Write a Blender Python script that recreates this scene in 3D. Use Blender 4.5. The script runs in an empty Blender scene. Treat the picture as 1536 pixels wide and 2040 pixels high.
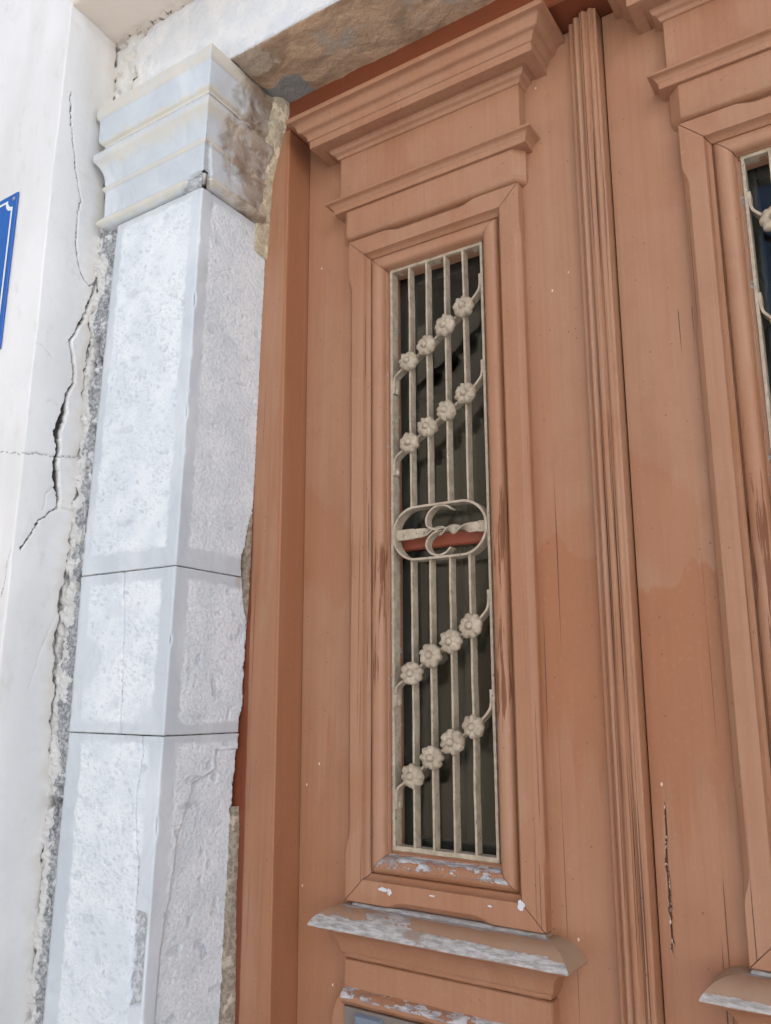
import bpy, math, random
import numpy as np
from mathutils import Matrix, Vector

random.seed(7)
rng = np.random.default_rng(7)
SC = bpy.context.scene
COL = SC.collection

# ------------------------------------------------------------------ camera
cam_d = bpy.data.cameras.new("camera")
cam = bpy.data.objects.new("camera", cam_d)
COL.objects.link(cam)
cam_d.sensor_fit = 'VERTICAL'
cam_d.sensor_height = 24.0
cam_d.lens = 1630.0 / 2040.0 * 24.0
cam_d.clip_start = 0.02
cam_d.clip_end = 2000.0
yaw, pitch, roll = math.radians(33.24), math.radians(12.78), math.radians(0.30)
fwd = Vector((-math.sin(yaw) * math.cos(pitch), math.cos(yaw) * math.cos(pitch), math.sin(pitch)))
right = Vector((math.cos(yaw), math.sin(yaw), 0))
up = right.cross(fwd)
r2 = right * math.cos(roll) + up * math.sin(roll)
u2 = -right * math.sin(roll) + up * math.cos(roll)
M = Matrix(((r2.x, u2.x, -fwd.x, .39), (r2.y, u2.y, -fwd.y, -1.25), (r2.z, u2.z, -fwd.z, 1.6), (0, 0, 0, 1)))
cam.matrix_world = M
SC.camera = cam

# ------------------------------------------------------------------ world, sun, exposure
SUN_EL, SUN_AZ = math.radians(56), math.radians(-20)      # azimuth from +Y (behind the house) towards +X
W = bpy.data.worlds.new("World")
SC.world = W
W.use_nodes = True
wn = W.node_tree
wn.nodes.clear()
sky = wn.nodes.new('ShaderNodeTexSky')
sky.sky_type = 'NISHITA'
sky.sun_disc = False
sky.sun_elevation = SUN_EL
sky.sun_rotation = SUN_AZ
sky.air_density = 1.0
sky.dust_density = 3.0
sky.ozone_density = 1.0
bg = wn.nodes.new('ShaderNodeBackground')
bg.inputs['Strength'].default_value = 0.10
wo = wn.nodes.new('ShaderNodeOutputWorld')
wn.links.new(sky.outputs[0], bg.inputs[0])
wn.links.new(bg.outputs[0], wo.inputs[0])
sd = bpy.data.lights.new("sun", 'SUN')
sd.energy = 5.0
sd.angle = math.radians(0.53)
sd.color = (1.0, 0.965, 0.92)
so = bpy.data.objects.new("sun", sd)
COL.objects.link(so)
so.location = (2, 4, 12)
sdir = Vector((math.sin(SUN_AZ) * math.cos(SUN_EL), math.cos(SUN_AZ) * math.cos(SUN_EL), math.sin(SUN_EL)))
so.rotation_euler = sdir.to_track_quat('Z', 'Y').to_euler()
vs = SC.view_settings
vs.view_transform = 'Standard'
vs.look = 'None'
vs.gamma = 1.0
vs.use_curve_mapping = False
vs.exposure = 1.30
SC.render.engine = 'CYCLES'
SC.cycles.max_bounces = 8
SC.cycles.diffuse_bounces = 5
SC.cycles.glossy_bounces = 4
SC.cycles.transparent_max_bounces = 12
SC.cycles.use_denoising = True


# ------------------------------------------------------------------ numpy noise
def _hash(ix, iy, iz, s):
    h = (ix.astype(np.int64) * 374761393 + iy.astype(np.int64) * 668265263 + iz.astype(np.int64) * 2147483647 + s * 974634781) & 0xFFFFFFFF
    h = ((h ^ (h >> 13)) * 1274126177) & 0xFFFFFFFF
    h = h ^ (h >> 16)
    return (h & 0xFFFFFF) / float(0xFFFFFF)


def vnoise(p, s=0):
    p = np.asarray(p, float)
    i = np.floor(p).astype(np.int64)
    f = p - i
    f = f * f * (3 - 2 * f)
    r = 0
    for dx in (0, 1):
        wx = f[:, 0] if dx else 1 - f[:, 0]
        for dy in (0, 1):
            wy = f[:, 1] if dy else 1 - f[:, 1]
            for dz in (0, 1):
                wz = f[:, 2] if dz else 1 - f[:, 2]
                r = r + wx * wy * wz * _hash(i[:, 0] + dx, i[:, 1] + dy, i[:, 2] + dz, s)
    return r


def fbm(p, octv=3, s=0):
    a, t, r = 1.0, 0.0, 0.0
    p = np.asarray(p, float)
    for k in range(octv):
        r = r + a * vnoise(p, s + k * 17)
        t += a
        a *= .5
        p = p * 2.03 + 11.3
    return r / t


def n1(x, f, s=0, octv=3):
    x = np.atleast_1d(np.asarray(x, float))
    return fbm(np.stack([x * f, np.zeros_like(x) + .37, np.zeros_like(x) + s * 3.1], 1), octv, s)


def sstep(a, b, x):
    t = np.clip((x - a) / (b - a), 0, 1)
    return t * t * (3 - 2 * t)


def polydist(P, poly):
    P = np.asarray(P, float)
    d = np.full(len(P), 1e9)
    for a, b in zip(poly[:-1], poly[1:]):
        a = np.array(a, float); b = np.array(b, float)
        ab = b - a
        t = np.clip(((P - a) @ ab) / (ab @ ab), 0, 1)
        q = a + t[:, None] * ab
        d = np.minimum(d, np.hypot(P[:, 0] - q[:, 0], P[:, 1] - q[:, 1]))
    return d


# ------------------------------------------------------------------ object helpers
def tag(o, label=None, cat=None, group=None, kind=None):
    for k, v in (('label', label), ('category', cat), ('group', group), ('kind', kind)):
        if v:
            o[k] = v
    return o


def empty(name, loc, label, cat, group=None):
    o = bpy.data.objects.new(name, None)
    COL.objects.link(o)
    o.location = loc
    o.empty_display_size = .1
    return tag(o, label, cat, group)


def mesh(name, V, F, mat, parent=None, smooth=False, attrs=None, flip=False):
    """verts in world metres; stored relative to the thing the mesh belongs to"""
    V = np.asarray(V, float)
    org = np.zeros(3)
    p = parent
    while p is not None:
        org += np.array(p.location)
        p = p.parent
    me = bpy.data.meshes.new(name)
    F = [tuple(int(i) for i in (f[::-1] if flip else f)) for f in (F.tolist() if isinstance(F, np.ndarray) else F)]
    me.from_pydata((V - org).tolist(), [], F)
    if smooth:
        me.polygons.foreach_set('use_smooth', [True] * len(me.polygons))
        if smooth != 1 and hasattr(me, 'set_sharp_from_angle'):
            me.set_sharp_from_angle(angle=math.radians(smooth))
    for k, a in (attrs or {}).items():
        at = me.attributes.new(k, 'FLOAT', 'POINT')
        at.data.foreach_set('value', np.asarray(a, np.float32))
    me.materials.append(mat)
    me.update()
    o = bpy.data.objects.new(name, me)
    COL.objects.link(o)
    if parent is not None:
        o.parent = parent
    return o


def grid_faces(nu, nv):
    a = np.arange(nu * nv).reshape(nu, nv)
    return np.stack([a[:-1, :-1], a[1:, :-1], a[1:, 1:], a[:-1, 1:]], -1).reshape(-1, 4)


def box(x0, x1, y0, y1, z0, z1):
    V = [(x, y, z) for x in (x0, x1) for y in (y0, y1) for z in (z0, z1)]
    F = [(0, 1, 3, 2), (4, 6, 7, 5), (0, 4, 5, 1), (2, 3, 7, 6), (0, 2, 6, 4), (1, 5, 7, 3)]
    return np.array(V, float), F


def bbox(x0, x1, y0, y1, z0, z1, b=.002):
    """box with bevelled edges"""
    V, F = [], []
    c = [(x0, x1), (y0, y1), (z0, z1)]
    idx = {}
    for sx in (0, 1):
        for sy in (0, 1):
            for sz in (0, 1):
                s = (sx, sy, sz)
                for ax in range(3):
                    p = []
                    for k in range(3):
                        v = c[k][s[k]]
                        if k != ax:
                            v += b if s[k] == 0 else -b
                        p.append(v)
                    idx[(s, ax)] = len(V)
                    V.append(p)
    def q(a):
        F.append(a)
    for ax in range(3):
        o1, o2 = [(1, 2), (2, 0), (0, 1)][ax]
        for sd_ in (0, 1):
            loop = []
            for a, bb in ((0, 0), (1, 0), (1, 1), (0, 1)):
                s = [0, 0, 0]; s[ax] = sd_; s[o1] = a; s[o2] = bb
                loop.append(idx[(tuple(s), ax)])
            q(tuple(loop if sd_ else loop[::-1]))
        for a in (0, 1):
            for bb in (0, 1):
                s0 = [0, 0, 0]; s0[o1] = a; s0[o2] = bb; s1 = list(s0); s1[ax] = 1
                f = (idx[(tuple(s0), o1)], idx[(tuple(s1), o1)], idx[(tuple(s1), o2)], idx[(tuple(s0), o2)])
                q(f if (a == bb) else f[::-1])
    for sx in (0, 1):
        for sy in (0, 1):
            for sz in (0, 1):
                s = (sx, sy, sz)
                f = (idx[(s, 0)], idx[(s, 1)], idx[(s, 2)])
                q(f if (sx + sy + sz) % 2 else f[::-1])
    return np.array(V, float), F


def join(parts):
    V, F, n = [], [], 0
    for v, f in parts:
        V.append(np.asarray(v, float))
        for t in f:
            F.append(tuple(int(i) + n for i in t))
        n += len(v)
    return np.concatenate(V), F


def fillet(pts, r, n=3):
    """round the corners of an open 2d polyline"""
    out = [np.array(pts[0], float)]
    for i in range(1, len(pts) - 1):
        p0, p, p1 = (np.array(q, float) for q in (pts[i - 1], pts[i], pts[i + 1]))
        a, b = p0 - p, p1 - p
        la, lb = np.hypot(*a), np.hypot(*b)
        if la < 1e-9 or lb < 1e-9:
            continue
        rr = min(r, la * .42, lb * .42)
        A, B = p + a / la * rr, p + b / lb * rr
        for t in np.linspace(0, 1, n):
            out.append((1 - t) ** 2 * A + 2 * t * (1 - t) * p + t * t * B)
    out.append(np.array(pts[-1], float))
    return np.array(out)


def arc(p0, p1, bulge, n=6):
    """points of a curve from p0 to p1 bowed sideways by bulge (fraction of the chord)"""
    p0, p1 = np.array(p0, float), np.array(p1, float)
    d = p1 - p0
    nrm = np.array([-d[1], d[0]])
    return [tuple(p0 + d * t + nrm * bulge * 4 * t * (1 - t)) for t in np.linspace(0, 1, n)]


# ------------------------------------------------------------------ materials
class NT:
    def __init__(s, name):
        s.m = bpy.data.materials.new(name)
        s.m.use_nodes = True
        s.t = s.m.node_tree
        s.t.nodes.clear()
        s.out = s.t.nodes.new('ShaderNodeOutputMaterial')

    def node(s, typ, props=None, **inp):
        n = s.t.nodes.new('ShaderNode' + typ)
        for k, v in (props or {}).items():
            setattr(n, k, v)
        for k, v in inp.items():
            key = int(k[1:]) if k[0] == '_' and k[1:].isdigit() else k.replace('_', ' ')
            i = n.inputs[key]
            if isinstance(v, bpy.types.NodeSocket):
                s.t.links.new(v, i)
            else:
                i.default_value = v
        return n

    def math(s, op, a, b=0.0, c=0.0):
        return s.node('Math', {'operation': op}, _0=a, _1=b, _2=c).outputs[0]

    def mix(s, f, a, b, mode='MIX'):
        n = s.t.nodes.new('ShaderNodeMix')
        n.data_type = 'RGBA'
        n.blend_type = mode
        for i, v in ((0, f), (6, a), (7, b)):
            if isinstance(v, bpy.types.NodeSocket):
                s.t.links.new(v, n.inputs[i])
            else:
                n.inputs[i].default_value = v if i == 0 else (tuple(v) + (1,))[:4]
        return n.outputs[2]

    def coord(s, scale=(1, 1, 1), loc=(0, 0, 0)):
        tc = s.node('TexCoord').outputs['Object']
        return s.node('Mapping', None, Vector=tc, Scale=scale, Location=loc).outputs[0]

    def noise(s, vec, scale=5., detail=3., rough=.5, dist=0.):
        return s.node('TexNoise', None, Vector=vec, Scale=scale, Detail=detail, Roughness=rough, Distortion=dist).outputs['Fac']

    def step(s, x, a, b):
        return s.node('MapRange', {'interpolation_type': 'SMOOTHSTEP'}, Value=x, From_Min=a, From_Max=b).outputs[0]

    def attr(s, name):
        return s.node('Attribute', {'attribute_name': name}).outputs['Fac']

    def bump(s, h, strength=.3, dist=.002, normal=None):
        kw = dict(Strength=strength, Distance=dist, Height=h)
        if normal is not None:
            kw['Normal'] = normal
        return s.node('Bump', None, **kw).outputs[0]

    def finish(s, color, rough=.5, normal=None, **kw):
        b = s.node('BsdfPrincipled')
        for k, v in (('Base Color', color), ('Roughness', rough), ('Normal', normal)) + tuple(kw.items()):
            if v is None:
                continue
            if isinstance(v, bpy.types.NodeSocket):
                s.t.links.new(v, b.inputs[k])
            else:
                b.inputs[k].default_value = (tuple(v) + (1,))[:4] if isinstance(v, tuple) else v
        s.t.links.new(b.outputs[0], s.out.inputs[0])
        s.bsdf = b
        return s.m


def mat_paint():
    t = NT("terracotta door paint")
    c = t.coord()
    blot = t.noise(t.coord((1, 1, .55)), 3.2, 2.5, .45, .6)
    arcs = t.noise(t.coord((1, 1, .35), (3, 1, 7)), 7.0, 2.0, .4, 1.2)
    hz = t.node('SeparateXYZ', None, Vector=t.node('TexCoord').outputs['Object']).outputs[2]
    f = t.math('ADD', t.math('MULTIPLY', t.step(t.math('ADD', blot, t.math('MULTIPLY', t.math('SUBTRACT', t.noise(t.coord((70, 70, 1.6)), 1., 3, .6), .5), .10)), .485, .530), t.math('SUBTRACT', .42, t.math('MULTIPLY', t.step(hz, 1.75, 2.5), .22))), t.math('MULTIPLY', t.math('SUBTRACT', arcs, .5), .6))
    br = t.noise(t.coord((46, 46, 2.4), (7, 7, 7)), 1., 4, .6, .4)
    ov = t.step(t.math('ADD', t.attr('over'), t.math('MULTIPLY', t.math('SUBTRACT', br, .5), .8)), .34, .62)  # redder overpaint, and painted shade on the frame post's inner side
    f = t.math('MAXIMUM', f, t.math("MULTIPLY", ov, .74))
    base = t.mix(t.math('MAXIMUM', t.math('MINIMUM', f, 1.), 0.), (.388, .204, .121), (.335, .128, .056))
    streak = t.noise(t.coord((110, 110, 2.2)), 1.0, 3, .6)
    base = t.mix(t.math('MULTIPLY', t.step(streak, .40, .72), .20), base, (.27, .115, .055))
    st2 = t.noise(t.coord((38, 38, .9), (5, 5, 5)), 1.0, 4, .6)
    base = t.mix(t.math('MULTIPLY', t.step(st2, .50, .75), .18), base, (.47, .29, .185))
    mott = t.noise(t.coord((1, 1, .7), (9, 1, 1)), 14., 5, .62)
    base = t.mix(t.math('MULTIPLY', t.step(mott, .48, .72), .30), base, (.28, .125, .065))
    fine = t.noise(c, 130., 2, .5)
    base = t.mix(t.math('MULTIPLY', t.step(fine, .55, .8), .12), base, (.56, .36, .26))
    # fly specks and pits
    vor = t.node('TexVoronoi', {'feature': 'F1'}, Vector=c, Scale=62., Randomness=1.)
    rare = t.node('SeparateColor', None, Color=vor.outputs['Color']).outputs[0]
    spk = t.math('MULTIPLY', t.math('SUBTRACT', 1., t.step(vor.outputs['Distance'], .06, .13)), t.step(rare, .72, .76))
    base = t.mix(t.math('MULTIPLY', spk, .6), base, (.13, .06, .04))
    vor2 = t.node('TexVoronoi', {'feature': 'F1'}, Vector=t.coord((1, 1, .6), (5, 2, 1)), Scale=48., Randomness=1.)
    rare2 = t.node('SeparateColor', None, Color=vor2.outputs['Color']).outputs[1]
    spk2 = t.math('MULTIPLY', t.math('SUBTRACT', 1., t.step(vor2.outputs['Distance'], .05, .09)), t.step(rare2, .990, .992))
    base = t.mix(spk2, base, (.70, .58, .50))
    # worn streaks down to brown wood, dark splits along the grain
    wear = t.attr('wear')
    st = t.noise(t.coord((150, 150, 7.5), (2, 9, 4)), 1.0, 4, .62, .25)
    big = t.noise(t.coord((1, 1, .45), (8, 3, 2)), 9., 2, .5)
    wv = t.math('ADD', t.math('MULTIPLY', st, .75), t.math('MULTIPLY', big, .55))
    thr = t.math('SUBTRACT', 1.07, t.math('MULTIPLY', wear, .42))
    wm = t.step(t.math('SUBTRACT', wv, thr), 0., .05)
    base = t.mix(t.math('MULTIPLY', wm, .85), base, (.16, .058, .027))
    sp = t.noise(t.coord((330, 330, 2.0), (4, 4, 0)), 1.0, 2, .5, .1)
    split = t.math('MULTIPLY', t.step(t.math('ADD', sp, t.math('MULTIPLY', t.attr('split'), .085)), .675, .71), t.step(t.attr('split'), .06, .2))
    base = t.mix(t.math('MULTIPLY', split, .85), base, (.06, .025, .015))
    gs = t.attr('gash')
    gcol = t.mix(t.step(t.noise(t.coord((1, 1, .6)), 260., 2, .5), .56, .60), (.07, .03, .018), (.60, .52, .46))
    base = t.mix(t.step(gs, .3, .6), base, gcol)
    # old maroon coat at the frame edge; on the frame head, shade put into the colour
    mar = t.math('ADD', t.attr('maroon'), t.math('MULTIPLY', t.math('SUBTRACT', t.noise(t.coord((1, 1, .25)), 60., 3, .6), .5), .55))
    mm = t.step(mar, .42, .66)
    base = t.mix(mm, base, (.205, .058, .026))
    # peeled paint: white primer and grey wood
    peel = t.attr('peel')
    pn = t.noise(t.coord((.6, 1, 1)), 85., 5, .68)
    pn2 = t.noise(t.coord((.3, 1, 1), (1, 1, 1)), 26., 2, .5)
    pv = t.math('ADD', peel, t.math('ADD', t.math('MULTIPLY', t.math('SUBTRACT', pn, .5), .75), t.math('MULTIPLY', t.math('SUBTRACT', pn2, .5), .7)))
    pm = t.step(pv, .50, .53)
    pg = t.noise(t.coord((.22, 1, 1)), 190., 5, .7)
    prim = t.mix(t.step(pg, .34, .66), (.25, .24, .235), (.56, .55, .565))
    prim = t.mix(t.step(t.noise(t.coord((.4, 1, 1), (7, 0, 0)), 48., 4, .6), .54, .64), prim, (.27, .20, .165))
    edge = t.math('SUBTRACT', t.step(pv, .47, .50), pm)
    base = t.mix(t.math('MULTIPLY', edge, .55), base, (.16, .08, .05))
    col = t.mix(pm, base, prim)
    col = t.mix(t.math('MULTIPLY', t.attr('dust'), t.math('ADD', .35, t.math('MULTIPLY', t.noise(c, 40., 3, .5), .6))), col, (.36, .29, .205))
    bev = t.node('Bevel', {'samples': 3}, Radius=.0016).outputs[0]
    h = t.math('ADD', t.math('MULTIPLY', streak, .5), t.math('MULTIPLY', t.noise(c, 420., 2, .5), .16))
    h = t.math('ADD', h, t.math('MULTIPLY', t.noise(t.coord((1, 1, .5)), 28., 3, .5), .55))
    h = t.math('SUBTRACT', h, t.math('ADD', t.math('MULTIPLY', pm, 1.1), t.math('ADD', t.math('MULTIPLY', wm, .5), t.math('MULTIPLY', split, 1.2))))
    nrm = t.bump(h, .45, .0016, bev)
    rgh = t.math('ADD', .40, t.math('MULTIPLY', t.math('MAXIMUM', pm, wm), .4))
    m = t.finish(col, rgh, nrm)
    t.bsdf.inputs['Specular IOR Level'].default_value = .38
    return m


def mat_marble():
    t = NT("weathered white marble")
    c = t.coord()
    rough = t.attr('rough')
    v = t.noise(t.coord((1, 1, .45)), 7., 4, .55, 1.0)
    sm = t.mix(t.step(v, .38, .66), (.548, .594, .632), (.662, .704, .734))
    veins = t.math('ABSOLUTE', t.math('SUBTRACT', t.noise(t.coord((1, 1, .7), (3, 5, 2)), 11., 3, .5, 1.4), .5))
    sm = t.mix(t.math('MULTIPLY', t.math('SUBTRACT', 1., t.step(veins, .0, .035)), .16), sm, (.43, .46, .50))
    w = t.noise(c, 14., 4, .6)
    rg = t.mix(t.step(w, .36, .64), (.695, .748, .785), (.80, .838, .860))
    pit = t.noise(t.coord((1, 1, 1.7)), 150., 3, .62)
    rg = t.mix(t.math('MULTIPLY', t.step(pit, .60, .72), .34), rg, (.36, .39, .43))  # bump pits coloured darker, adding to their shading
    spot = t.noise(c, 42., 3, .55)
    rg = t.mix(t.math('MULTIPLY', t.step(spot, .66, .73), .5), rg, (.40, .43, .47))
    rg = t.mix(t.math('MULTIPLY', t.attr('pit'), .68), rg, (.44, .48, .53))  # pick marks darkened in colour to deepen their shade
    rm = t.step(t.math('ADD', rough, t.math('MULTIPLY', t.math('SUBTRACT', t.noise(c, 75., 4, .7), .5), 1.3)), .12, .92)
    col = t.mix(rm, sm, rg)
    pn = t.noise(c, 38., 5, .66)
    pat = t.step(t.math('ADD', t.attr('patina'), t.math('MULTIPLY', t.math('SUBTRACT', pn, .5), 1.5)), .3, 1.0)
    col = t.mix(t.math('MULTIPLY', pat, .70), col, (.66, .60, .47))
    sn = t.noise(t.coord((1, 1, .8), (1, 2, 3)), 30., 5, .65, .6)
    sv = t.math('ADD', t.attr('stain'), t.math('MULTIPLY', t.math('SUBTRACT', sn, .5), 1.3))
    st = t.step(sv, .40, .85)
    sc = t.mix(t.step(t.noise(t.coord((1, 1, 1), (6, 6, 6)), 24., 3, .5), .4, .62), (.20, .115, .06), (.36, .28, .20))
    col = t.mix(t.math('MULTIPLY', st, .82), col, sc)
    d = t.attr('dirt_shade')
    col = t.mix(t.step(t.math('ADD', d, t.math('MULTIPLY', t.math('SUBTRACT', t.noise(c, 220., 2, .5), .5), .5)), .25, .85), col, (.15, .12, .095))
    mo = t.attr('mortar')
    mcol = t.mix(t.step(t.noise(c, 120., 3, .6), .4, .6), (.36, .375, .39), (.58, .60, .62))
    col = t.mix(t.step(t.math('ADD', mo, t.math('MULTIPLY', t.math('SUBTRACT', t.noise(c, 70., 4, .6), .5), 1.2)), .35, .6), col, mcol)
    bev = t.node('Bevel', {'samples': 3}, Radius=.0022).outputs[0]
    h = t.math('MULTIPLY', t.math('ADD', t.math('MULTIPLY', pit, -1.1), t.math('MULTIPLY', t.noise(c, 320., 3, .6), .6)), rm)
    h = t.math('ADD', h, t.math('MULTIPLY', t.noise(t.coord((1, 1, .3)), 60., 3, .5), .18))
    nrm = t.bump(h, .5, .003, bev)
    return t.finish(col, t.math('ADD', .50, t.math('MULTIPLY', rm, .25)), nrm)


def mat_plaster(name, col0, col1, bumpy=.25, pink=0.):
    t = NT(name)
    c = t.coord()
    n = t.noise(c, 3.5, 4, .55)
    col = t.mix(t.step(n, .35, .68), col0, col1)
    g = t.noise(t.coord((1, 1, .2)), 9., 3, .5)
    col = t.mix(t.math('MULTIPLY', t.step(g, .50, .75), .30), col, (.60, .57, .52))
    gg = t.noise(t.coord((1, 1, .6), (4, 4, 4)), 30., 5, .65)
    col = t.mix(t.math('MULTIPLY', t.step(gg, .56, .74), .28), col, (.56, .53, .48))
    pa = t.step(t.math('ADD', t.attr('patina'), t.math('MULTIPLY', t.math('SUBTRACT', t.noise(c, 26., 4, .6), .5), .9)), .30, .95)
    col = t.mix(t.math('MULTIPLY', pa, .6), col, (.60, .535, .45))
    st = t.step(t.math('ADD', t.attr('stain'), t.math('MULTIPLY', t.math('SUBTRACT', t.noise(c, 55., 5, .65), .5), 1.3)), .42, .72)
    col = t.mix(t.math('MULTIPLY', st, .8), col, (.34, .24, .17))
    d = t.step(t.math('ADD', t.attr('dirt_shade'), t.math('MULTIPLY', t.math('SUBTRACT', t.noise(c, 300., 2, .5), .5), .4)), .25, .8)
    col = t.mix(d, col, (.10, .09, .08))
    h = t.math('ADD', t.noise(c, 45., 5, .6), t.math('MULTIPLY', t.noise(c, 320., 2, .5), .22))
    h = t.math('ADD', h, t.math('MULTIPLY', t.noise(t.coord((1, 1, 2.4), (3, 3, 3)), 8., 3, .5), 1.4))
    return t.finish(col, .85, t.bump(h, bumpy, .003))


def mat_mortar(name, a, b, s=150., vs_=.6, lime=1.):
    t = NT(name)
    c = t.coord()
    n = t.noise(c, s, 4, .65)
    col = t.mix(t.step(n, .38, .62), a, b)
    col = t.mix(t.step(t.noise(c, 30., 3, .6), .56, .64), col, tuple(min(1, x * 1.35) for x in b))
    vor = t.node('TexVoronoi', None, Vector=c, Scale=170.)
    rr = t.node('SeparateColor', None, Color=vor.outputs['Color']).outputs[0]
    col = t.mix(t.math('MULTIPLY', t.step(rr, .80, .86), vs_), col, tuple(x * .6 for x in a))
    lim = t.step(t.math('ADD', t.noise(t.coord((1, 1, .6), (2, 2, 2)), 34., 4, .62), t.math('MULTIPLY', t.attr('lime'), .22)), .56, .60)
    col = t.mix(t.math('MULTIPLY', lim, lime), col, (.70, .69, .66))
    col = t.mix(t.attr('dirt_shade'), col, (.05, .045, .04))
    return t.finish(col, .95, t.bump(t.math('ADD', n, t.noise(c, 60., 3, .6)), .9, .005))


def mat_soffit_stone():
    t = NT("brown stained lintel stone")
    c = t.coord()
    n = t.noise(t.coord((.6, 1.3, 1)), 16., 5, .62, .8)
    col = t.mix(t.step(n, .34, .62), (.40, .275, .175), (.66, .465, .30))
    col = t.mix(t.step(t.noise(t.coord((1, 1, 1), (4, 2, 6)), 11., 4, .6), .55, .66), col, (.46, .385, .31))
    pale = t.step(t.math('ADD', t.attr('patina'), t.math('MULTIPLY', t.math('SUBTRACT', t.noise(c, 48., 5, .7), .5), 1.5)), .48, .66)
    col = t.mix(t.math('MULTIPLY', pale, .8), col, (.60, .51, .39))
    fl = t.noise(c, 120., 4, .7)
    col = t.mix(t.math('MULTIPLY', t.step(fl, .66, .72), .75), col, (.60, .48, .36))
    gr = t.step(t.math('ADD', t.attr('grey'), t.math('MULTIPLY', t.math('SUBTRACT', t.noise(c, 60., 4, .6), .5), .8)), .45, .6)
    col = t.mix(gr, col, (.30, .30, .285))
    wh = t.attr('white')
    wcol = t.mix(t.step(t.noise(c, 18., 4, .6), .36, .62), (.66, .69, .72), (.745, .755, .76))
    wcol = t.mix(t.math('MULTIPLY', t.step(t.noise(c, 160., 3, .6), .60, .72), .35), wcol, (.40, .42, .44))
    yl = t.step(t.math('ADD', t.attr('yellow'), t.math('MULTIPLY', t.math('SUBTRACT', t.noise(c, 34., 4, .6), .5), .9)), .35, .8)
    wcol = t.mix(t.math('MULTIPLY', yl, .6), wcol, (.68, .63, .53))
    pk = t.step(t.math('ADD', t.attr('pink'), t.math('MULTIPLY', t.math('SUBTRACT', t.noise(c, 70., 4, .7), .5), 1.0)), .5, .75)
    wcol = t.mix(t.math('MULTIPLY', pk, .8), wcol, (.45, .29, .22))
    col = t.mix(t.step(t.math('ADD', wh, t.math('MULTIPLY', t.math('SUBTRACT', t.noise(c, 60., 4, .6), .5), .35)), .4, .6), col, wcol)
    col = t.mix(t.step(t.math('ADD', t.attr('dirt_shade'), t.math('MULTIPLY', t.math('SUBTRACT', t.noise(c, 130., 3, .6), .5), .8)), .4, .6), col, (.06, .05, .04))
    h = t.math('ADD', t.noise(c, 95., 5, .65), t.math('MULTIPLY', fl, .6))
    return t.finish(col, .9, t.bump(h, .7, .005))


def mat_iron():
    t = NT("grey beige painted iron")
    c = t.coord()
    n = t.noise(c, 60., 4, .6)
    col = t.mix(t.step(n, .36, .66), (.37, .30, .22), (.49, .41, .31))
    ru = t.noise(t.coord((1, 1, .6), (3, 1, 5)), 210., 4, .68)
    col = t.mix(t.math('MULTIPLY', t.step(ru, .60, .68), .85), col, (.105, .060, .032))
    dt = t.step(t.math('ADD', t.attr('dirt_shade'), t.math('MULTIPLY', t.math('SUBTRACT', t.noise(c, 180., 4, .65), .5), 1.2)), .35, 1.0)
    col = t.mix(t.math('MULTIPLY', dt, .62), col, (.17, .105, .055))
    h = t.math('ADD', t.noise(c, 260., 3, .6), t.math('MULTIPLY', t.noise(c, 90., 2, .5), .8))
    return t.finish(col, .58, t.bump(h, .5, .0015))


def mat_simple(name, col, rough=.6, var=.12, scale=20., bump=.2, dist=.002, **kw):
    t = NT(name)
    c = t.coord()
    n = t.noise(c, scale, 4, .55)
    cc = t.mix(n, tuple(x * (1 - var) for x in col), tuple(min(1, x * (1 + var)) for x in col))
    return t.finish(cc, rough, t.bump(t.noise(c, scale * 4, 3, .6), bump, dist), **kw)


def mat_glass():
    t = NT("dusty window glass")
    c = t.coord()
    tr = t.node('BsdfTransparent', None, Color=(.80, .82, .81, 1))
    gl = t.node('BsdfGlossy', None, Color=(1, 1, 1, 1), Roughness=.03,
                Normal=t.bump(t.noise(t.coord((1, 1, .4)), 6., 2, .5), .12, .004))
    fr = t.node('Fresnel', None, IOR=1.5).outputs[0]
    m1 = t.node('MixShader', None, _0=t.math('MULTIPLY', fr, .62), _1=tr.outputs[0], _2=gl.outputs[0])
    du = t.noise(c, 9., 4, .6)
    sp = t.noise(c, 330., 2, .5)
    df = t.node('BsdfDiffuse', None, Color=(.42, .39, .33, 1))
    fac = t.math('ADD', t.math('MULTIPLY', t.step(du, .40, .75), .030), t.math('MULTIPLY', t.step(sp, .74, .77), .25))
    m2 = t.node('MixShader', None, _0=fac, _1=m1.outputs[0], _2=df.outputs[0])
    t.t.links.new(m2.outputs[0], t.out.inputs[0])
    return t.m


PAINT = mat_paint()
MARBLE = mat_marble()
PLASTER = mat_plaster("white limewashed plaster", (.765, .765, .755), (.83, .825, .815), .42)
SOFPL = mat_plaster("cream soffit plaster", (.76, .65, .55), (.80, .71, .62), .3)
MORTAR = mat_mortar("grey crumbling mortar", (.27, .28, .29), (.52, .53, .54))
SEALER = mat_mortar("beige filler mortar", (.42, .35, .24), (.55, .475, .35), 90., .12, 0.)
LINTEL = mat_soffit_stone()
BROWNMORTAR = mat_mortar("brown old mortar", (.22, .175, .13), (.36, .30, .235), 110., .2, 0.)
IRON = mat_iron()
GLASS = mat_glass()
DARKROOM = mat_simple("dim interior plaster", (.10, .095, .085), .9, .1, 3.)
INNERWOOD = mat_simple("dark red brown inner wood", (.26, .065, .034), .45, .2, 30., .15)
CURTAIN = mat_simple("olive grey curtain cloth", (.22, .175, .115), .95, .12, 60., .15, .001)
BLUE = mat_simple("blue sign enamel", (.008, .105, .42), .25, .08, 8., .05)
WHITE = mat_simple("white sign enamel", (.80, .82, .84), .3, .04, 20., .05)
STEEL = mat_simple("dull steel", (.32, .33, .35), .45, .2, 120., .3, .001, Metallic=.8)
GREYPAINT = mat_simple("faded grey panel paint", (.185, .150, .130), .5, .22, 22., .2)
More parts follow.
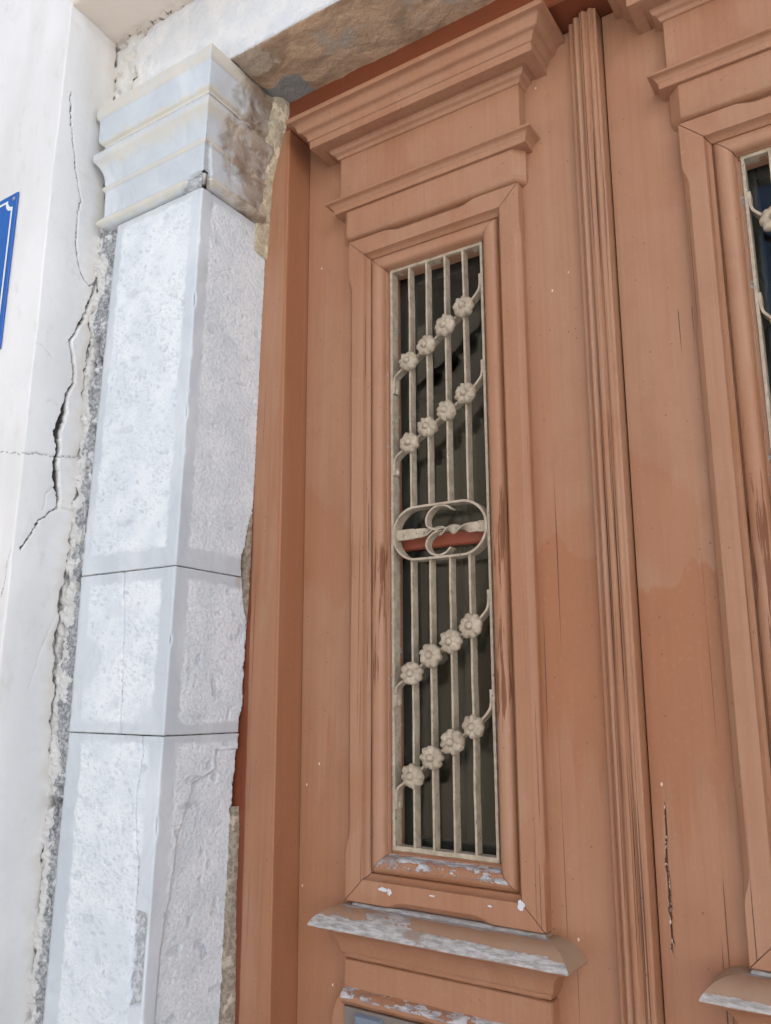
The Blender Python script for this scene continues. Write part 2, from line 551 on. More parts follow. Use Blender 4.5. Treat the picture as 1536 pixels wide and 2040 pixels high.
BLUEGREY = mat_simple("blue grey boss paint", (.175, .215, .265), .4, .15, 25., .2)
PRIMER = mat_simple("flaked white primer", (.62, .63, .66), .8, .15, 90., .4, .001)
PAVING = mat_simple("pale street paving", (.43, .44, .45), .9, .12, 2.5, .4, .01)
OCHRE = mat_simple("ochre house render", (.20, .168, .125), .9, .1, 2., .3, .005)
LIMEWASH = mat_simple("whitewashed bounce house render", (.79, .80, .81), .9, .05, 2., .3, .005)
TILE = mat_simple("clay roof tile", (.34, .15, .09), .85, .2, 8., .3, .005)
SHUTTER = mat_simple("brown shutter paint", (.12, .07, .045), .6, .1, 10.)
BLACK = mat_simple("dark iron rivet", (.10, .095, .09), .5, .2, 100.)

CX = .010                       # the two leaves mirror about this line


def mir(V):
    V = np.array(V, float)
    V[:, 0] = 2 * CX - V[:, 0]
    return V


def warp(V):
    """the old leaf and its frame stand a little out of square"""
    V = np.array(V, float)
    V[:, 0] += np.where(V[:, 0] < 0, .024 * V[:, 0] * (V[:, 2] - 1.9), 0)
    return V


# ================================================================== street and the far side
def slab(name, x0, x1, y0, y1, z, m, label=None):
    V, F = box(x0, x1, y0, y1, z - .3, z)
    o = mesh(name, V, F, m)
    return tag(o, kind='structure')


V = np.array([(-400, -400, 0), (400, -400, 0), (400, 400, 0), (-400, 400, 0)], float)
tag(mesh('ground', V, [(0, 1, 2, 3)], PAVING), kind='structure')

op = empty('opposite_house', (-7, -9, 0), "ochre house with tiled roof across the street", 'house')
mesh('wall', *box(-16, -1.6, -13, -6.8, 0, 6.6), OCHRE, op)
Vr = np.array([(-16.3, -13.3, 6.6), (-1.3, -13.3, 6.6), (-1.3, -6.5, 6.6), (-16.3, -6.5, 6.6), (-16.3, -9.9, 7.9), (-1.3, -9.9, 7.9)], float)
mesh('roof', Vr, [(0, 1, 5, 4), (2, 3, 4, 5), (0, 4, 3), (1, 2, 5), (0, 3, 2, 1)], TILE, op)
for k, x in enumerate((-3.2, -5.6, -8.2, -11.0)):
    wv = mesh('window' if k != 1 else 'door', *box(x - .5, x + .5, -6.84, -6.76, 1.1 if k != 1 else 0, 2.6), SHUTTER, op)

oq = empty('opposite_house', (7, -8, 0), "tall whitewashed house added out of view across the street to bounce sunlight", 'house')
mesh('wall', *box(.75, 15, -12, -4.6, 0, 7.0), LIMEWASH, oq)  # unseen house, added and sized to bounce sunlight onto the right-facing reveals
mesh('roof', *box(.6, 15.2, -12.2, -4.45, 7.0, 7.2), LIMEWASH, oq)
for k, x in enumerate((3.2, 6.0, 9.0)):
    for z in (1.0, 3.8):
        mesh('window', *box(x - .45, x + .45, -4.64, -4.56, z, z + 1.4), SHUTTER, oq)

# ================================================================== the house: plaster front, soffit, mortar, shell
PX, PY, SOF = -1.012, -.378, 3.078            # reveal plane, front plane, soffit height
house = empty('house', (0, 0, 0), "white plastered house front with a long crack beside the marble doorway", 'house')

CR_thin = [(-.358, 2.863), (-.348, 2.789), (-.324, 2.706), (-.309, 2.66), (-.3, 2.635), (-.306, 2.606), (-.306, 2.549), (-.294, 2.496), (-.28, 2.47), (-.26, 2.455), (-.243, 2.471)]
CR_wide = [(-.243, 2.471), (-.254, 2.425), (-.27, 2.371), (-.295, 2.315), (-.279, 2.263), (-.276, 2.231), (-.289, 2.199), (-.294, 2.158), (-.306, 2.114), (-.298, 2.077), (-.303, 2.051), (-.295, 2.01), (-.286, 1.984), (-.287, 1.963)]
CR_tail = [(-.287, 1.963), (-.329, 1.928), (-.360, 1.868)]
CR_hor = [(-.381, 2.049), (-.343, 2.058), (-.303, 2.064), (-.248, 2.077)]
CR_mid = [(-.38, 2.277), (-.363, 2.276), (-.336, 2.265)]
CR_br1 = [(-.295, 2.01), (-.318, 1.985), (-.322, 1.95)]
CR_br2 = [(-.289, 2.161), (-.318, 2.175), (-.335, 2.168)]
CR_faint = [(-.262, 1.76), (-.271, 1.738), (-.292, 1.68), (-.311, 1.615)]
EDGE = [(3.10, -.246), (2.988, -.246), (2.668, -.241), (2.584, -.237), (2.5, -.243), (2.424, -.247), (2.306, -.254), (2.272, -.254), (2.145, -.250), (2.035, -.245), (1.928, -.250), (1.848, -.255), (1.739, -.262), (1.662, -.261), (1.495, -.250), (1.361, -.246), (1.189, -.243), (1.064, -.236), (0, -.236)]


def edge_y(z):
    e = sorted(EDGE)
    y = np.interp(z, [a for a, _ in e], [b for _, b in e])
    return y + (n1(z, 38, 3, 4) - .5) * .034 + (n1(z, 240, 5, 2) - .5) * .006 + .001


def crack_disp(P, wide_scale=1.):
    """depth and dirt of the cracks at points (depth, height)"""
    jit = np.stack([(fbm(np.c_[P * 140, np.zeros(len(P))], 2, 31) - .5) * .007, (fbm(np.c_[P * 140, np.zeros(len(P))], 2, 37) - .5) * .007], 1)
    Q = P + jit
    dep = np.zeros(len(P)); dirt_shade = np.zeros(len(P))
    z = P[:, 1]
    for poly, w, dp, dk in ((CR_thin, .0011, .004, .75), (CR_wide, None, .024, 1.3), (CR_tail, .0014, .006, .9), (CR_hor, .0009, .004, .7), (CR_mid, .0012, .002, .35), (CR_br1, .0008, .002, .4), (CR_br2, .0008, .002, .35), (CR_faint, .0011, .001, .16)):
        d = polydist(Q, poly)
        if w is None:
            w = .0015 + .0042 * np.exp(-((z - 2.13) / .06) ** 2) + .0040 * np.exp(-((z - 2.02) / .03) ** 2)
        k = 1 - sstep(w * .7, w * 1.5 + .0006, d)
        dep = np.maximum(dep, k * dp); dirt_shade = np.maximum(dirt_shade, k * dk)
    return dep, dirt_shade


def reveal_left():
    zs = np.concatenate([np.linspace(0, 1.0, 30)[:-1], np.arange(1.0, SOF + .001, .0022)])
    nt = 68
    t = np.linspace(0, 1, nt)
    Z, T = np.meshgrid(zs, t, indexing='ij')
    ye = edge_y(zs)
    # front corner: rounded, then the flat reveal, then the broken end
    Y = PY + .003 + T * (ye[:, None] - PY - .003)
    X = PX - sstep(.10, .9, T) * .012 + (fbm(np.stack([Z.ravel() * 6, Y.ravel() * 6, Z.ravel() * 0], 1), 2, 5).reshape(Z.shape) - .5) * .008 + .004
    P = np.stack([Y.ravel(), Z.ravel()], 1)
    dep, dirt_shade = crack_disp(P)
    X = X - dep.reshape(X.shape)
    # loose skin right of the big crack stands proud
    cxw = np.interp(zs, [a for _, a in CR_wide][::-1], [b for b, _ in CR_wide][::-1])
    loose = ((Z > 1.965) & (Z < 2.45) & (Y > cxw[:, None])).astype(float)
    X = X + loose * .0028 * sstep(0, .004, Y - cxw[:, None])
    pat = np.clip(1 - (ye[:, None] - Y) / .055, 0, 1) * .75 + .12 * sstep(2.2, 2.6, Z)
    rows = [np.stack([X, Y, Z], -1)]
    # broken end turns back into the joint
    endx = rows[0][:, -1, :].copy()
    e1 = endx.copy(); e1[:, 0] -= .012 + .004 * n1(zs, 90, 8); e1[:, 1] += .004
    V = np.concatenate([rows[0], e1[:, None, :]], 1)
    dirt_shade = np.concatenate([dirt_shade.reshape(Z.shape), np.full((len(zs), 1), .25)], 1)
    pat = np.concatenate([pat, np.ones((len(zs), 1))], 1)
    # front rounded corner
    pre = []
    for a in (90, 60, 30):
        c = np.stack([np.full(len(zs), PX + .004 - .003 + .003 * math.cos(math.radians(a))), np.full(len(zs), PY + .003 - .003 * math.sin(math.radians(a))), zs], 1)
        c[:, 0] += X[:, 0] - (PX + .004)
        pre.append(c[:, None, :])
    V = np.concatenate(pre + [V], 1)
    dirt_shade = np.concatenate([dirt_shade[:, :1]] * 3 + [dirt_shade], 1)
    pat = np.concatenate([pat[:, :1]] * 3 + [pat], 1)
    n = V.shape[1]
    return V.reshape(-1, 3), grid_faces(len(zs), n), dict(dirt_shade=dirt_shade.ravel(), patina=pat.ravel()), V[:, 0, 0], zs


rvV, rvF, rvA, frontx, frontz = reveal_left()
mesh('reveal', rvV, rvF, PLASTER, house, 1, rvA)


def front_left():
    zs = np.concatenate([np.linspace(0, 1.0, 12)[:-1], np.arange(1.0, SOF + .001, .0044), np.linspace(SOF + .02, 4.0, 12)])
    xs = np.concatenate([np.linspace(-7, -1.35, 30)[:-1], np.linspace(-1.35, PX - .008, 110)])
    xe = np.interp(zs, frontz, frontx)
    Z, X = np.meshgrid(zs, xs, indexing='ij')
    T = sstep(-1.3, PX - .008, X)
    X = X + T * (xe[:, None] - (PX - .008))
    Y = np.full_like(X, PY) + (fbm(np.stack([X.ravel() * 2, Z.ravel() * 2, X.ravel() * 0], 1), 2, 9).reshape(X.shape) - .5) * .004 * (1 - T)
    P = np.stack([X.ravel(), Z.ravel()], 1)
    jit = (fbm(np.c_[P * 60, np.zeros(len(P))], 2, 41) - .5)[:, None] * .012
    dirt_shade = np.zeros(len(P))
    for poly, k in (([(-1.35, 2.09), (-1.2, 2.075), (-1.0854, 2.0668), (-1.0386, 2.0552), (-1.012, 2.0507)], .62), ([(-1.008, 1.872), (-1.022, 1.838), (-1.020, 1.812), (-1.028, 1.78)], .55), ([(-1.022, 1.838), (-1.036, 1.80), (-1.046, 1.72)], .28), ([(-1.25, 2.40), (-1.1354, 2.3344), (-1.0525, 2.2852), (-1.012, 2.2782)], .30)):
        d = polydist(P + jit, poly)
        dirt_shade = np.maximum(dirt_shade, (1 - sstep(.0008, .0036, d)) * k)
    return np.stack([X, Y, Z], -1).reshape(-1, 3), grid_faces(len(zs), len(xs)), dict(dirt_shade=dirt_shade)


v, f, a = front_left()
mesh('front_wall', v, f, PLASTER, house, 1, a, flip=True)
# mirrored plain side, wall above
v, f = join([box(2 * CX - PX, 8, PY, -.05, 0, SOF), box(PX - .010, 8, PY, -.05, SOF, 4.0), box(-7, PX - .010, PY + .03, -.05, SOF, 4.0), box(-7, PX - .03, PY + .03, -.05, 0, SOF - .001)])
mesh('front_wall', v, f, PLASTER, house)
# closed shell behind: side walls, back wall, ceiling and roof
v, f = join([box(-7, -6.7, -.05, 5.5, 0, 4.0), box(7.7, 8, -.05, 5.5, 0, 4.0), box(-7, 8, 5.5, 5.8, 0, 4.0), box(-7.2, 8.2, -.5, 6.0, 4.0, 4.55)])
mesh('shell_wall', v, f, PLASTER, house)
v, f = join([box(-2.2, 2.2, 2.4, 2.45, 0, 3.2), box(-2.25, -2.2, .06, 2.45, 0, 3.2), box(2.2, 2.25, .06, 2.45, 0, 3.2), box(-2.25, 2.25, .06, 2.45, 3.2, 3.25),
             box(-2.25, -.72, .056, .10, 0, 3.2), box(.74, 2.25, .056, .10, 0, 3.2), box(-.72, .74, .056, .10, 2.85, 3.2)])
mesh('inner_room', v, f, DARKROOM, house)


def soffit():
    xs = np.arange(PX - .03, .30, .0045); xs = np.concatenate([xs, np.linspace(.30, 2 * CX - PX, 30)[1:]])
    ys = np.linspace(PY, -.225, 46)
    X, Y = np.meshgrid(xs, ys, indexing='ij')
    P = np.stack([X.ravel(), Y.ravel(), X.ravel() * 0], 1)
    Z = SOF - .007 + (fbm(P * 14, 3, 3) - .5) * .006
    back = sstep(-.268, -.240, P[:, 1] + (fbm(P * 40, 3, 4) - .5) * .03)
    st = back * sstep(-1.05, -.95, P[:, 0]) * .75
    Z = Z + back * .006 * fbm(P * 90, 2, 6)
    Z = np.where(P[:, 1] < PY + .001, SOF + .002, Z)
    return np.stack([P[:, 0], P[:, 1], Z], 1), grid_faces(len(xs), len(ys)), dict(stain=st * .62, patina=.25 + .3 * back, dirt_shade=(fbm(P * 110, 2, 8) > .70) * back * .8)


v, f, a = soffit()
mesh('soffit', v, f, SOFPL, house, 1, a, flip=True)


def mortar_joint():
    zs = np.arange(1.0, 2.60, .0026)
    xs = np.linspace(-1.045, -.925, 44)
    Z, X = np.meshgrid(zs, xs, indexing='ij')
    P = np.stack([X.ravel(), Z.ravel(), X.ravel() * 0], 1)
    Y = -.250 + (fbm(P * 70, 4, 12) - .5) * .018 + (fbm(P * 260, 2, 13) - .5) * .006
    deep = sstep(.66, .74, fbm(P * np.array([60, 22, 1]), 3, 15))
    Y = Y + deep * .016
    return np.stack([P[:, 0], Y, P[:, 1]], 1), grid_faces(len(zs), len(xs)), dict(dirt_shade=deep * .75, lime=(1 - sstep(-1.012, -.984, P[:, 0])) - .35 * sstep(-.99, -.975, P[:, 0]))


v, f, a = mortar_joint()
mesh('mortar_joint', v, f, MORTAR, house, 1, a, flip=True)

# ================================================================== marble doorway
door_way = empty('marble_doorway', (0, 0, 0), "weathered white marble doorway with a moulded capital and stained lintel", 'doorway')
SY = -.258                                     # front plane of the shafts
Zc = [1.04, 1.10, 1.534, 1.825, 2.575]


def corner_x(z):
    return np.interp(z, [.5, 1.104, 1.535, 1.826, 2.575], [-.722, -.7139, -.7065, -.7019, -.6936])


def left_x(z):
    return np.interp(z, [.5, 1.056, 1.53, 1.824, 2.566], [-.975, -.9625, -.9600, -.9640, -.947])


BACK = [(2.575, -.0752), (2.51, -.0752), (2.30, -.0711), (2.19, -.0693), (2.08, -.0704), (1.978, -.0701), (1.951, -.0801), (1.925, -.0857), (1.873, -.0994), (1.83, -.099), (1.786, -.0911), (1.739, -.0783), (1.635, -.0773), (1.548, -.0826), (1.499, -.0821), (1.411, -.0869), (1.325, -.0851), (1.16, -.0829), (1.056, -.0821), (.5, -.082)]
CRACK2 = [(-.8383, 1.835), (-.8383, 1.809), (-.8269, 1.7219), (-.8222, 1.6324), (-.8156, 1.530)]
CRACK3 = [(-.7588, 1.54), (-.7545, 1.5055), (-.7615, 1.4533), (-.7622, 1.4106), (-.7572, 1.3717), (-.7457, 1.326), (-.7465, 1.2933), (-.7468, 1.2557), (-.7468, 1.2159), (-.7446, 1.1692)]
FLAKE = [(1.54, -.1362), (1.5011, -.1314), (1.472, -.1288), (1.4606, -.1585), (1.4521, -.1832), (1.4165, -.1907), (1.3674, -.209), (1.2936, -.2147), (1.2437, -.2221), (1.1897, -.2289), (1.12, -.2295), (.5, -.23)]


def dimples(A, B, cw, chh, seed, keep=.7):
    """pick marks on a surface with coordinates A, B: depth 0..1"""
    a, b = A / cw, B / chh
    ia, ib = np.floor(a).astype(np.int64), np.floor(b).astype(np.int64)
    out = np.zeros(A.shape)
    z0 = np.zeros_like(ia)
    for da in (-1, 0, 1):
        for db in (-1, 0, 1):
            ca, cb = ia + da, ib + db
            px = ca + _hash(ca, cb, z0, seed); py = cb + _hash(ca, cb, z0, seed + 1)
            sz = .30 + .40 * _hash(ca, cb, z0, seed + 2)
            on = _hash(ca, cb, z0, seed + 3) < keep
            d = np.hypot(a - px, (b - py) * 1.15) / sz
            out = np.maximum(out, np.where(on, np.clip(1 - d * d, 0, 1) * (.5 + .5 * _hash(ca, cb, z0, seed + 4)), 0))
    return out


def stone_block(z0, z1, which, cell=.0022, mirror=False):
    nz = max(4, int((z1 - z0) / cell))
    zz = np.linspace(z0, z1, nz)
    zs = np.concatenate([[z0 - .0010, z0 - .0007], zz, [z1 + .0007, z1 + .0010]])
    inset = np.concatenate([[.008, .0016], np.zeros(nz), [.0016, .008]])
    R = .003
    nl, nf, nr = 10, int(.25 / cell), int(.20 / cell)
    sec = []
    for t in np.linspace(0, 1, nl, endpoint=False):
        sec.append((0, t))
    for t in np.linspace(0, 1, nf):
        sec.append((1, t))
    for a in (30, 60):
        sec.append((2, a))
    for t in np.linspace(0, 1, nr):
        sec.append((3, t))
    ns = len(sec)
    kind = np.array([s[0] for s in sec]); tt = np.array([s[1] for s in sec], float)
    wz = (n1(np.arange(ns) * cell, 60, which + int(z0 * 10), 3) - .5) * .0028 + (n1(np.arange(ns) * cell, 260, which, 2) - .5) * .0014
    K = np.broadcast_to(kind[None], (len(zs), ns)); T = np.broadcast_to(tt[None], (len(zs), ns))
    Z = np.broadcast_to(zs[:, None], (len(zs), ns)).copy()
    cx = corner_x(zs)[:, None]; lx = left_x(zs)[:, None]
    yb = np.interp(zs, [a for a, _ in BACK][::-1], [b for _, b in BACK][::-1])[:, None]
    fx = lx + T * (cx - R - lx)
    X = np.where(K == 0, lx, np.where(K == 1, fx, np.where(K == 2, cx - R + R * np.sin(np.radians(T)), cx)))
    Y = np.where(K == 0, SY + .10 - T * .10, np.where(K == 1, SY, np.where(K == 2, SY + R - R * np.cos(np.radians(T)), SY + R + T * (-.058 - SY - R))))
    nx = np.where(K == 0, -1, np.where(K == 2, np.sin(np.radians(T)), np.where(K == 3, 1., 0.)))
    ny = np.where(K == 1, -1, np.where(K == 2, -np.cos(np.radians(T)), 0.))
    # distances
    P = np.stack([X.ravel(), Y.ravel(), Z.ravel()], 1)
    dcor = np.where(K == 1, cx - X, np.where(K == 3, Y - SY, 0.))
    dlef = np.where(K == 1, X - lx, 9.)
    dtop, dbot = z1 - Z, Z - z0
    mt, mb, ml, mc = {1: (.012, .035, .022, .026), 2: (.018, .016, .030, .030), 3: (.010, .03, .040, .030)}[which]
    wob = (fbm(P * 45, 3, 50 + which) - .5).reshape(X.shape) * .012
    m = np.minimum.reduce([dcor - mc, dlef - ml, dtop - mt, dbot - mb]) + wob
    rough = sstep(-.006, .010, m)
    rough = np.where(K == 0, .4, rough)
    if which == 2:      # worn smooth upper left corner
        rough = rough * np.where((K == 1), sstep(.30, .55, fbm(P * 12, 2, 5).reshape(X.shape) + .25 * (X - lx) / .25), 1)
    # pecked surface
    el = np.array([1, 1, 1.5])
    S = (X + Y).ravel() * 1.0
    peck = np.where(K.ravel() == 3, dimples(S, P[:, 2], .0058, .0050, 61, .85) * .95, dimples(S, P[:, 2], .0068, .0044, 62, .5) * (.35 + 1.1 * sstep(.35, .65, fbm(P * 16, 3, 66)))) + np.where(K.ravel() == 3, .25, .8) * dimples(S, P[:, 2], .015, .010, 65, .22)
    und = (fbm(P * 20, 2, 63) - .5) * .0016
    hole = sstep(.76, .84, vnoise(P * 48, 64)) * .0016
    disp = -(peck.reshape(X.shape) * .0017 + hole.reshape(X.shape)) * rough + und.reshape(X.shape) * .6 + rough * .0009
    disp = disp - inset[:, None]
    # worn arris
    chip = sstep(.60, .74, fbm(np.stack([Z.ravel() * 26, Z.ravel() * 0, Z.ravel() * 0 + which], 1), 3, 70).reshape(X.shape)) * .004
    disp = disp - np.where(dcor < .006, chip * (1 - dcor / .006), 0) - np.where((K == 1) & (dlef < .006), .003 * fbm(P * 60, 2, 71).reshape(X.shape) * (1 - dlef / .006), 0)
    dirt_shade = np.zeros(X.shape); mort = np.zeros(X.shape); pat = np.zeros(X.shape); stain = np.zeros(X.shape)
    dirt_shade += inset[:, None] / .008 * .85
    pitm = np.clip(peck.reshape(X.shape) * .62 + hole.reshape(X.shape) * 260, 0, 1) * rough  # how far the pick marks are darkened as painted shade
    jt = np.minimum(dtop, dbot)
    pat = np.maximum(pat, (1 - sstep(.0, .006, jt)) * .45)
    # cracks on the front face
    jit = np.stack([(fbm(P * 120, 2, 81) - .5) * .006, (fbm(P * 120, 2, 82) - .5) * .003], 1)
    if which in (2, 3):
        d = polydist(P[:, [0, 2]] + jit, CRACK2 if which == 2 else CRACK3).reshape(X.shape)
        k = np.where(K == 1, 1 - sstep(.0006, .0021, d), 0)
        disp = disp - k * .004
        dirt_shade = np.maximum(dirt_shade, k * .62)
    if which == 3:
        zf = [a for a, _ in FLAKE][::-1]; yf = [b for _, b in FLAKE][::-1]
        fy = np.interp(Z, zf, yf) + (fbm(P * 50, 2, 83).reshape(X.shape) - .5) * .006
        low = np.where((K == 3) & (Z < 1.505), sstep(-.001, .0015, Y - fy), 0)
        disp = disp - low * .0045
        ln = np.where((K == 3) & (Z < 1.54), 1 - sstep(.0, .0028, np.abs(Y - fy)), 0)
        pat = np.maximum(pat, ln * .8)
        rough = np.where((K == 3) & (low > .5), 1, rough)
        # broken arris lower down
        cw = .036 + (fbm(P * 60, 2, 84).reshape(X.shape) - .5) * .004
        br = np.where((K == 1), (1 - sstep(cw - .001, cw + .001, dcor)) * sstep(.006, .0075, dcor), 0) * sstep(1.118, 1.124, Z + .3 * (dcor - .018)) * (1 - sstep(1.252, 1.256, Z - .1 * dcor))
        disp = disp - br * (.007 + .006 * fbm(P * 90, 3, 85).reshape(X.shape))
        mort = np.maximum(mort, br * .8)
    # broken back edge beside the wooden frame
    ragged = yb + (n1(zs, 70, 90 + which, 3)[:, None] - .5) * .011 + .009
    off = np.where(K == 3, sstep(-.0005, .0015, Y - ragged), 0)
    disp = disp - off * (.016 + .01 * fbm(P * 40, 2, 91).reshape(X.shape))
    stain = np.maximum(stain, off * .9)
    mort = np.maximum(mort, off * .0)
    if which == 1:
        near = np.where(K == 3, sstep(.045, .0, -.075 - Y) * (1 - sstep(1.86, 1.93, Z)), 0)
        stain = np.maximum(stain, near * .55)
        tp = np.where(K == 3, sstep(2.50, 2.57, Z) * sstep(-.16, -.09, Y), 0)
        stain = np.maximum(stain, tp * .6)
        pat = np.maximum(pat, np.where(K == 3, sstep(2.44, 2.56, Z) * sstep(-.2, -.12, Y), 0) * .55)
    if which == 2:
        near = np.where(K == 3, sstep(-.125, -.095, Y) * sstep(1.74, 1.81, Z), 0)
        stain = np.maximum(stain, near * .6)
    zend = np.maximum(1 - sstep(0, .03, dtop), 1 - sstep(0, .03, dbot)) * np.where(dtop < dbot, -1, 1)
    Z = Z + zend * np.abs(wz)[None, :]
    V = np.stack([X + nx * disp, Y + ny * disp, Z], -1).reshape(-1, 3)
    return V, grid_faces(len(zs), ns), dict(rough=rough.ravel(), dirt_shade=dirt_shade.ravel(), mortar=mort.ravel(), patina=pat.ravel(), stain=stain.ravel(), pit=pitm.ravel())


for z0, z1, k in ((1.8268, 2.575, 1), (1.5358, 1.8242, 2), (.90, 1.5332, 3)):
    v, f, a = stone_block(z0, z1, k)
    mesh('stone_block', v, f, MARBLE, door_way, 1, a, flip=True)
    v, f, a = stone_block(z0, z1, k, .008)
    mesh('stone_block', mir(v), f, MARBLE, door_way, 1, a)
for s in (0, 1):
    v, f = box(-.978, -.716, SY - .004, -.06, 0, .896)
    mesh('stone_block', mir(v) if s else v, f, MARBLE, door_way, attrs=dict(rough=np.ones(8) * .8), flip=bool(s))


def capital():
    # (front projection beyond the shaft, height) from top to bottom
    prof = [(-.05, 2.8685), (.0300, 2.8685), (.0300, 2.846), (.0275, 2.840), (.0245, 2.837), (.0240, 2.790)]
    prof += arc((.0240, 2.790), (.0150, 2.776), .18, 4)[1:]
    prof += [(.0150, 2.771), (.0120, 2.768)]
    prof += [(.0265, 2.755), (.0295, 2.750), (.0305, 2.743), (.0290, 2.735)]
    prof += arc((.0290, 2.735), (.0100, 2.682), -.10, 8)[1:]
    prof += [(.0085, 2.678), (.0125, 2.674), (.0125, 2.667), (.0080, 2.663), (.0065, 2.605), (.0085, 2.602)]
    prof += arc((.0090, 2.600), (.0065, 2.5775), .45, 6)
    prof += [(-.01, 2.577)]
    prof = fillet(prof, .0028, 4)
    # resample densely
    seg = [prof[0]]
    for p, q in zip(prof[:-1], prof[1:]):
        n = max(1, int(np.hypot(*(q - p)) / .004))
        for i in range(1, n + 1):
            seg.append(p + (q - p) * i / n)
    prof = np.array(seg)
    npf = len(prof)
    path = []            # (kind, t)
    for t in np.linspace(0, 1, 14, endpoint=False): path.append((0, t))
    for t in np.linspace(0, 1, 110): path.append((1, t))
    for t in np.linspace(0, 1, 90)[1:]: path.append((2, t))
    V = np.zeros((len(path), npf, 3)); N = np.zeros_like(V)
    p = prof[:, 0]; z = prof[:, 1]
    ps = p * 1.12 + .001
    xl = -.975 - ps; xr = -.6935 + ps; yf = SY - p
    for i, (k, t) in enumerate(path):
        if k == 0:
            V[i] = np.stack([xl, -.15 + (yf + .15) * t, z], 1); N[i, :, 0] = -1
        elif k == 1:
            V[i] = np.stack([xl + (xr - xl) * t, yf, z], 1); N[i, :, 1] = -1
        else:
            V[i] = np.stack([xr, yf + (-.092 - yf) * t, z], 1); N[i, :, 0] = 1
    V[-1] = np.stack([np.full_like(z, -.73), np.full_like(z, -.091), z], 1)
    K = np.array([k for k, _ in path])[:, None] * np.ones((1, npf)); T = np.array([t for _, t in path])[:, None] * np.ones((1, npf))
    P = V.reshape(-1, 3)
    Z = V[..., 2]; Y = V[..., 1]; X = V[..., 0]
    disp = (fbm(P * 26, 3, 101) - .5).reshape(Z.shape) * .0022
    dcor = np.where(K == 1, xr[None] - X, np.where(K == 2, Y - yf[None], 9))
    disp -= np.where(dcor < .005, .003 * sstep(.55, .75, fbm(P * np.array([8, 8, 40]), 3, 102).reshape(Z.shape)) * (1 - dcor / .005), 0)
    # broken lower corner: neck and torus are gone near the arris
    brk = sstep(.0, .004, .062 - dcor - (Z - 2.577) * .6 + (fbm(P * 70, 2, 103).reshape(Z.shape) - .5) * .012) * (Z < 2.606) * (K == 1)
    disp -= brk * .010
    gash = np.where((K == 2) & (Z < 2.668), sstep(.0, .003, .016 + (2.668 - Z) * .10 - dcor + (fbm(P * 80, 3, 104).reshape(Z.shape) - .5) * .010), 0)
    disp -= gash * .006
    # battered right face
    bat = np.where(K == 2, sstep(.45, .7, fbm(P * np.array([1, 40, 60]), 4, 105).reshape(Z.shape)) * sstep(.03, .12, dcor), 0)
    disp -= bat * .0035
    stain = np.where(K == 2, sstep(.02, .14, dcor) * .55 + .24, 0) + np.where(K == 2, sstep(.10, .16, dcor) * sstep(2.83, 2.86, Z) * .3, 0)
    stain += np.where((K == 2), np.exp(-((dcor - .075) / .05) ** 2 - ((Z - 2.70) / .04) ** 2) * .35, 0)
    pat = np.zeros(Z.shape)
    pat += sstep(2.835, 2.842, Z) * .75
    for zc, s, a in ((2.777, .008, .9), (2.73, .020, .6), (2.670, .006, .9), (2.588, .013, .85)):
        pat += np.exp(-((Z - zc) / s) ** 2) * a
    pat = np.clip(pat, 0, 1) * .9 + .16 + np.where(K == 2, .12, 0)
    cav = np.exp(-((Z - 2.7695) / .0026) ** 2)  # groove under the fascia darkened in colour to deepen its shade
    dirt_shade = cav * np.where(K == 1, .55, .8) + gash * .42 * (dcor > .010)
    dirt_shade += np.where((K == 2), sstep(.115, .16, dcor) * sstep(.55, .75, fbm(P * 45, 3, 106).reshape(Z.shape)) * .6, 0)
    mort = brk * .9
    V = V + N * disp[..., None]
    return V.reshape(-1, 3), grid_faces(len(path), npf), dict(stain=stain.ravel(), patina=pat.ravel(), dirt_shade=dirt_shade.ravel(), mortar=mort.ravel(), rough=np.zeros(Z.size))


v, f, a = capital()
mesh('capital', v, f, MARBLE, door_way, 1, a)
mesh('capital', mir(v), f, MARBLE, door_way, 1, a, flip=True)


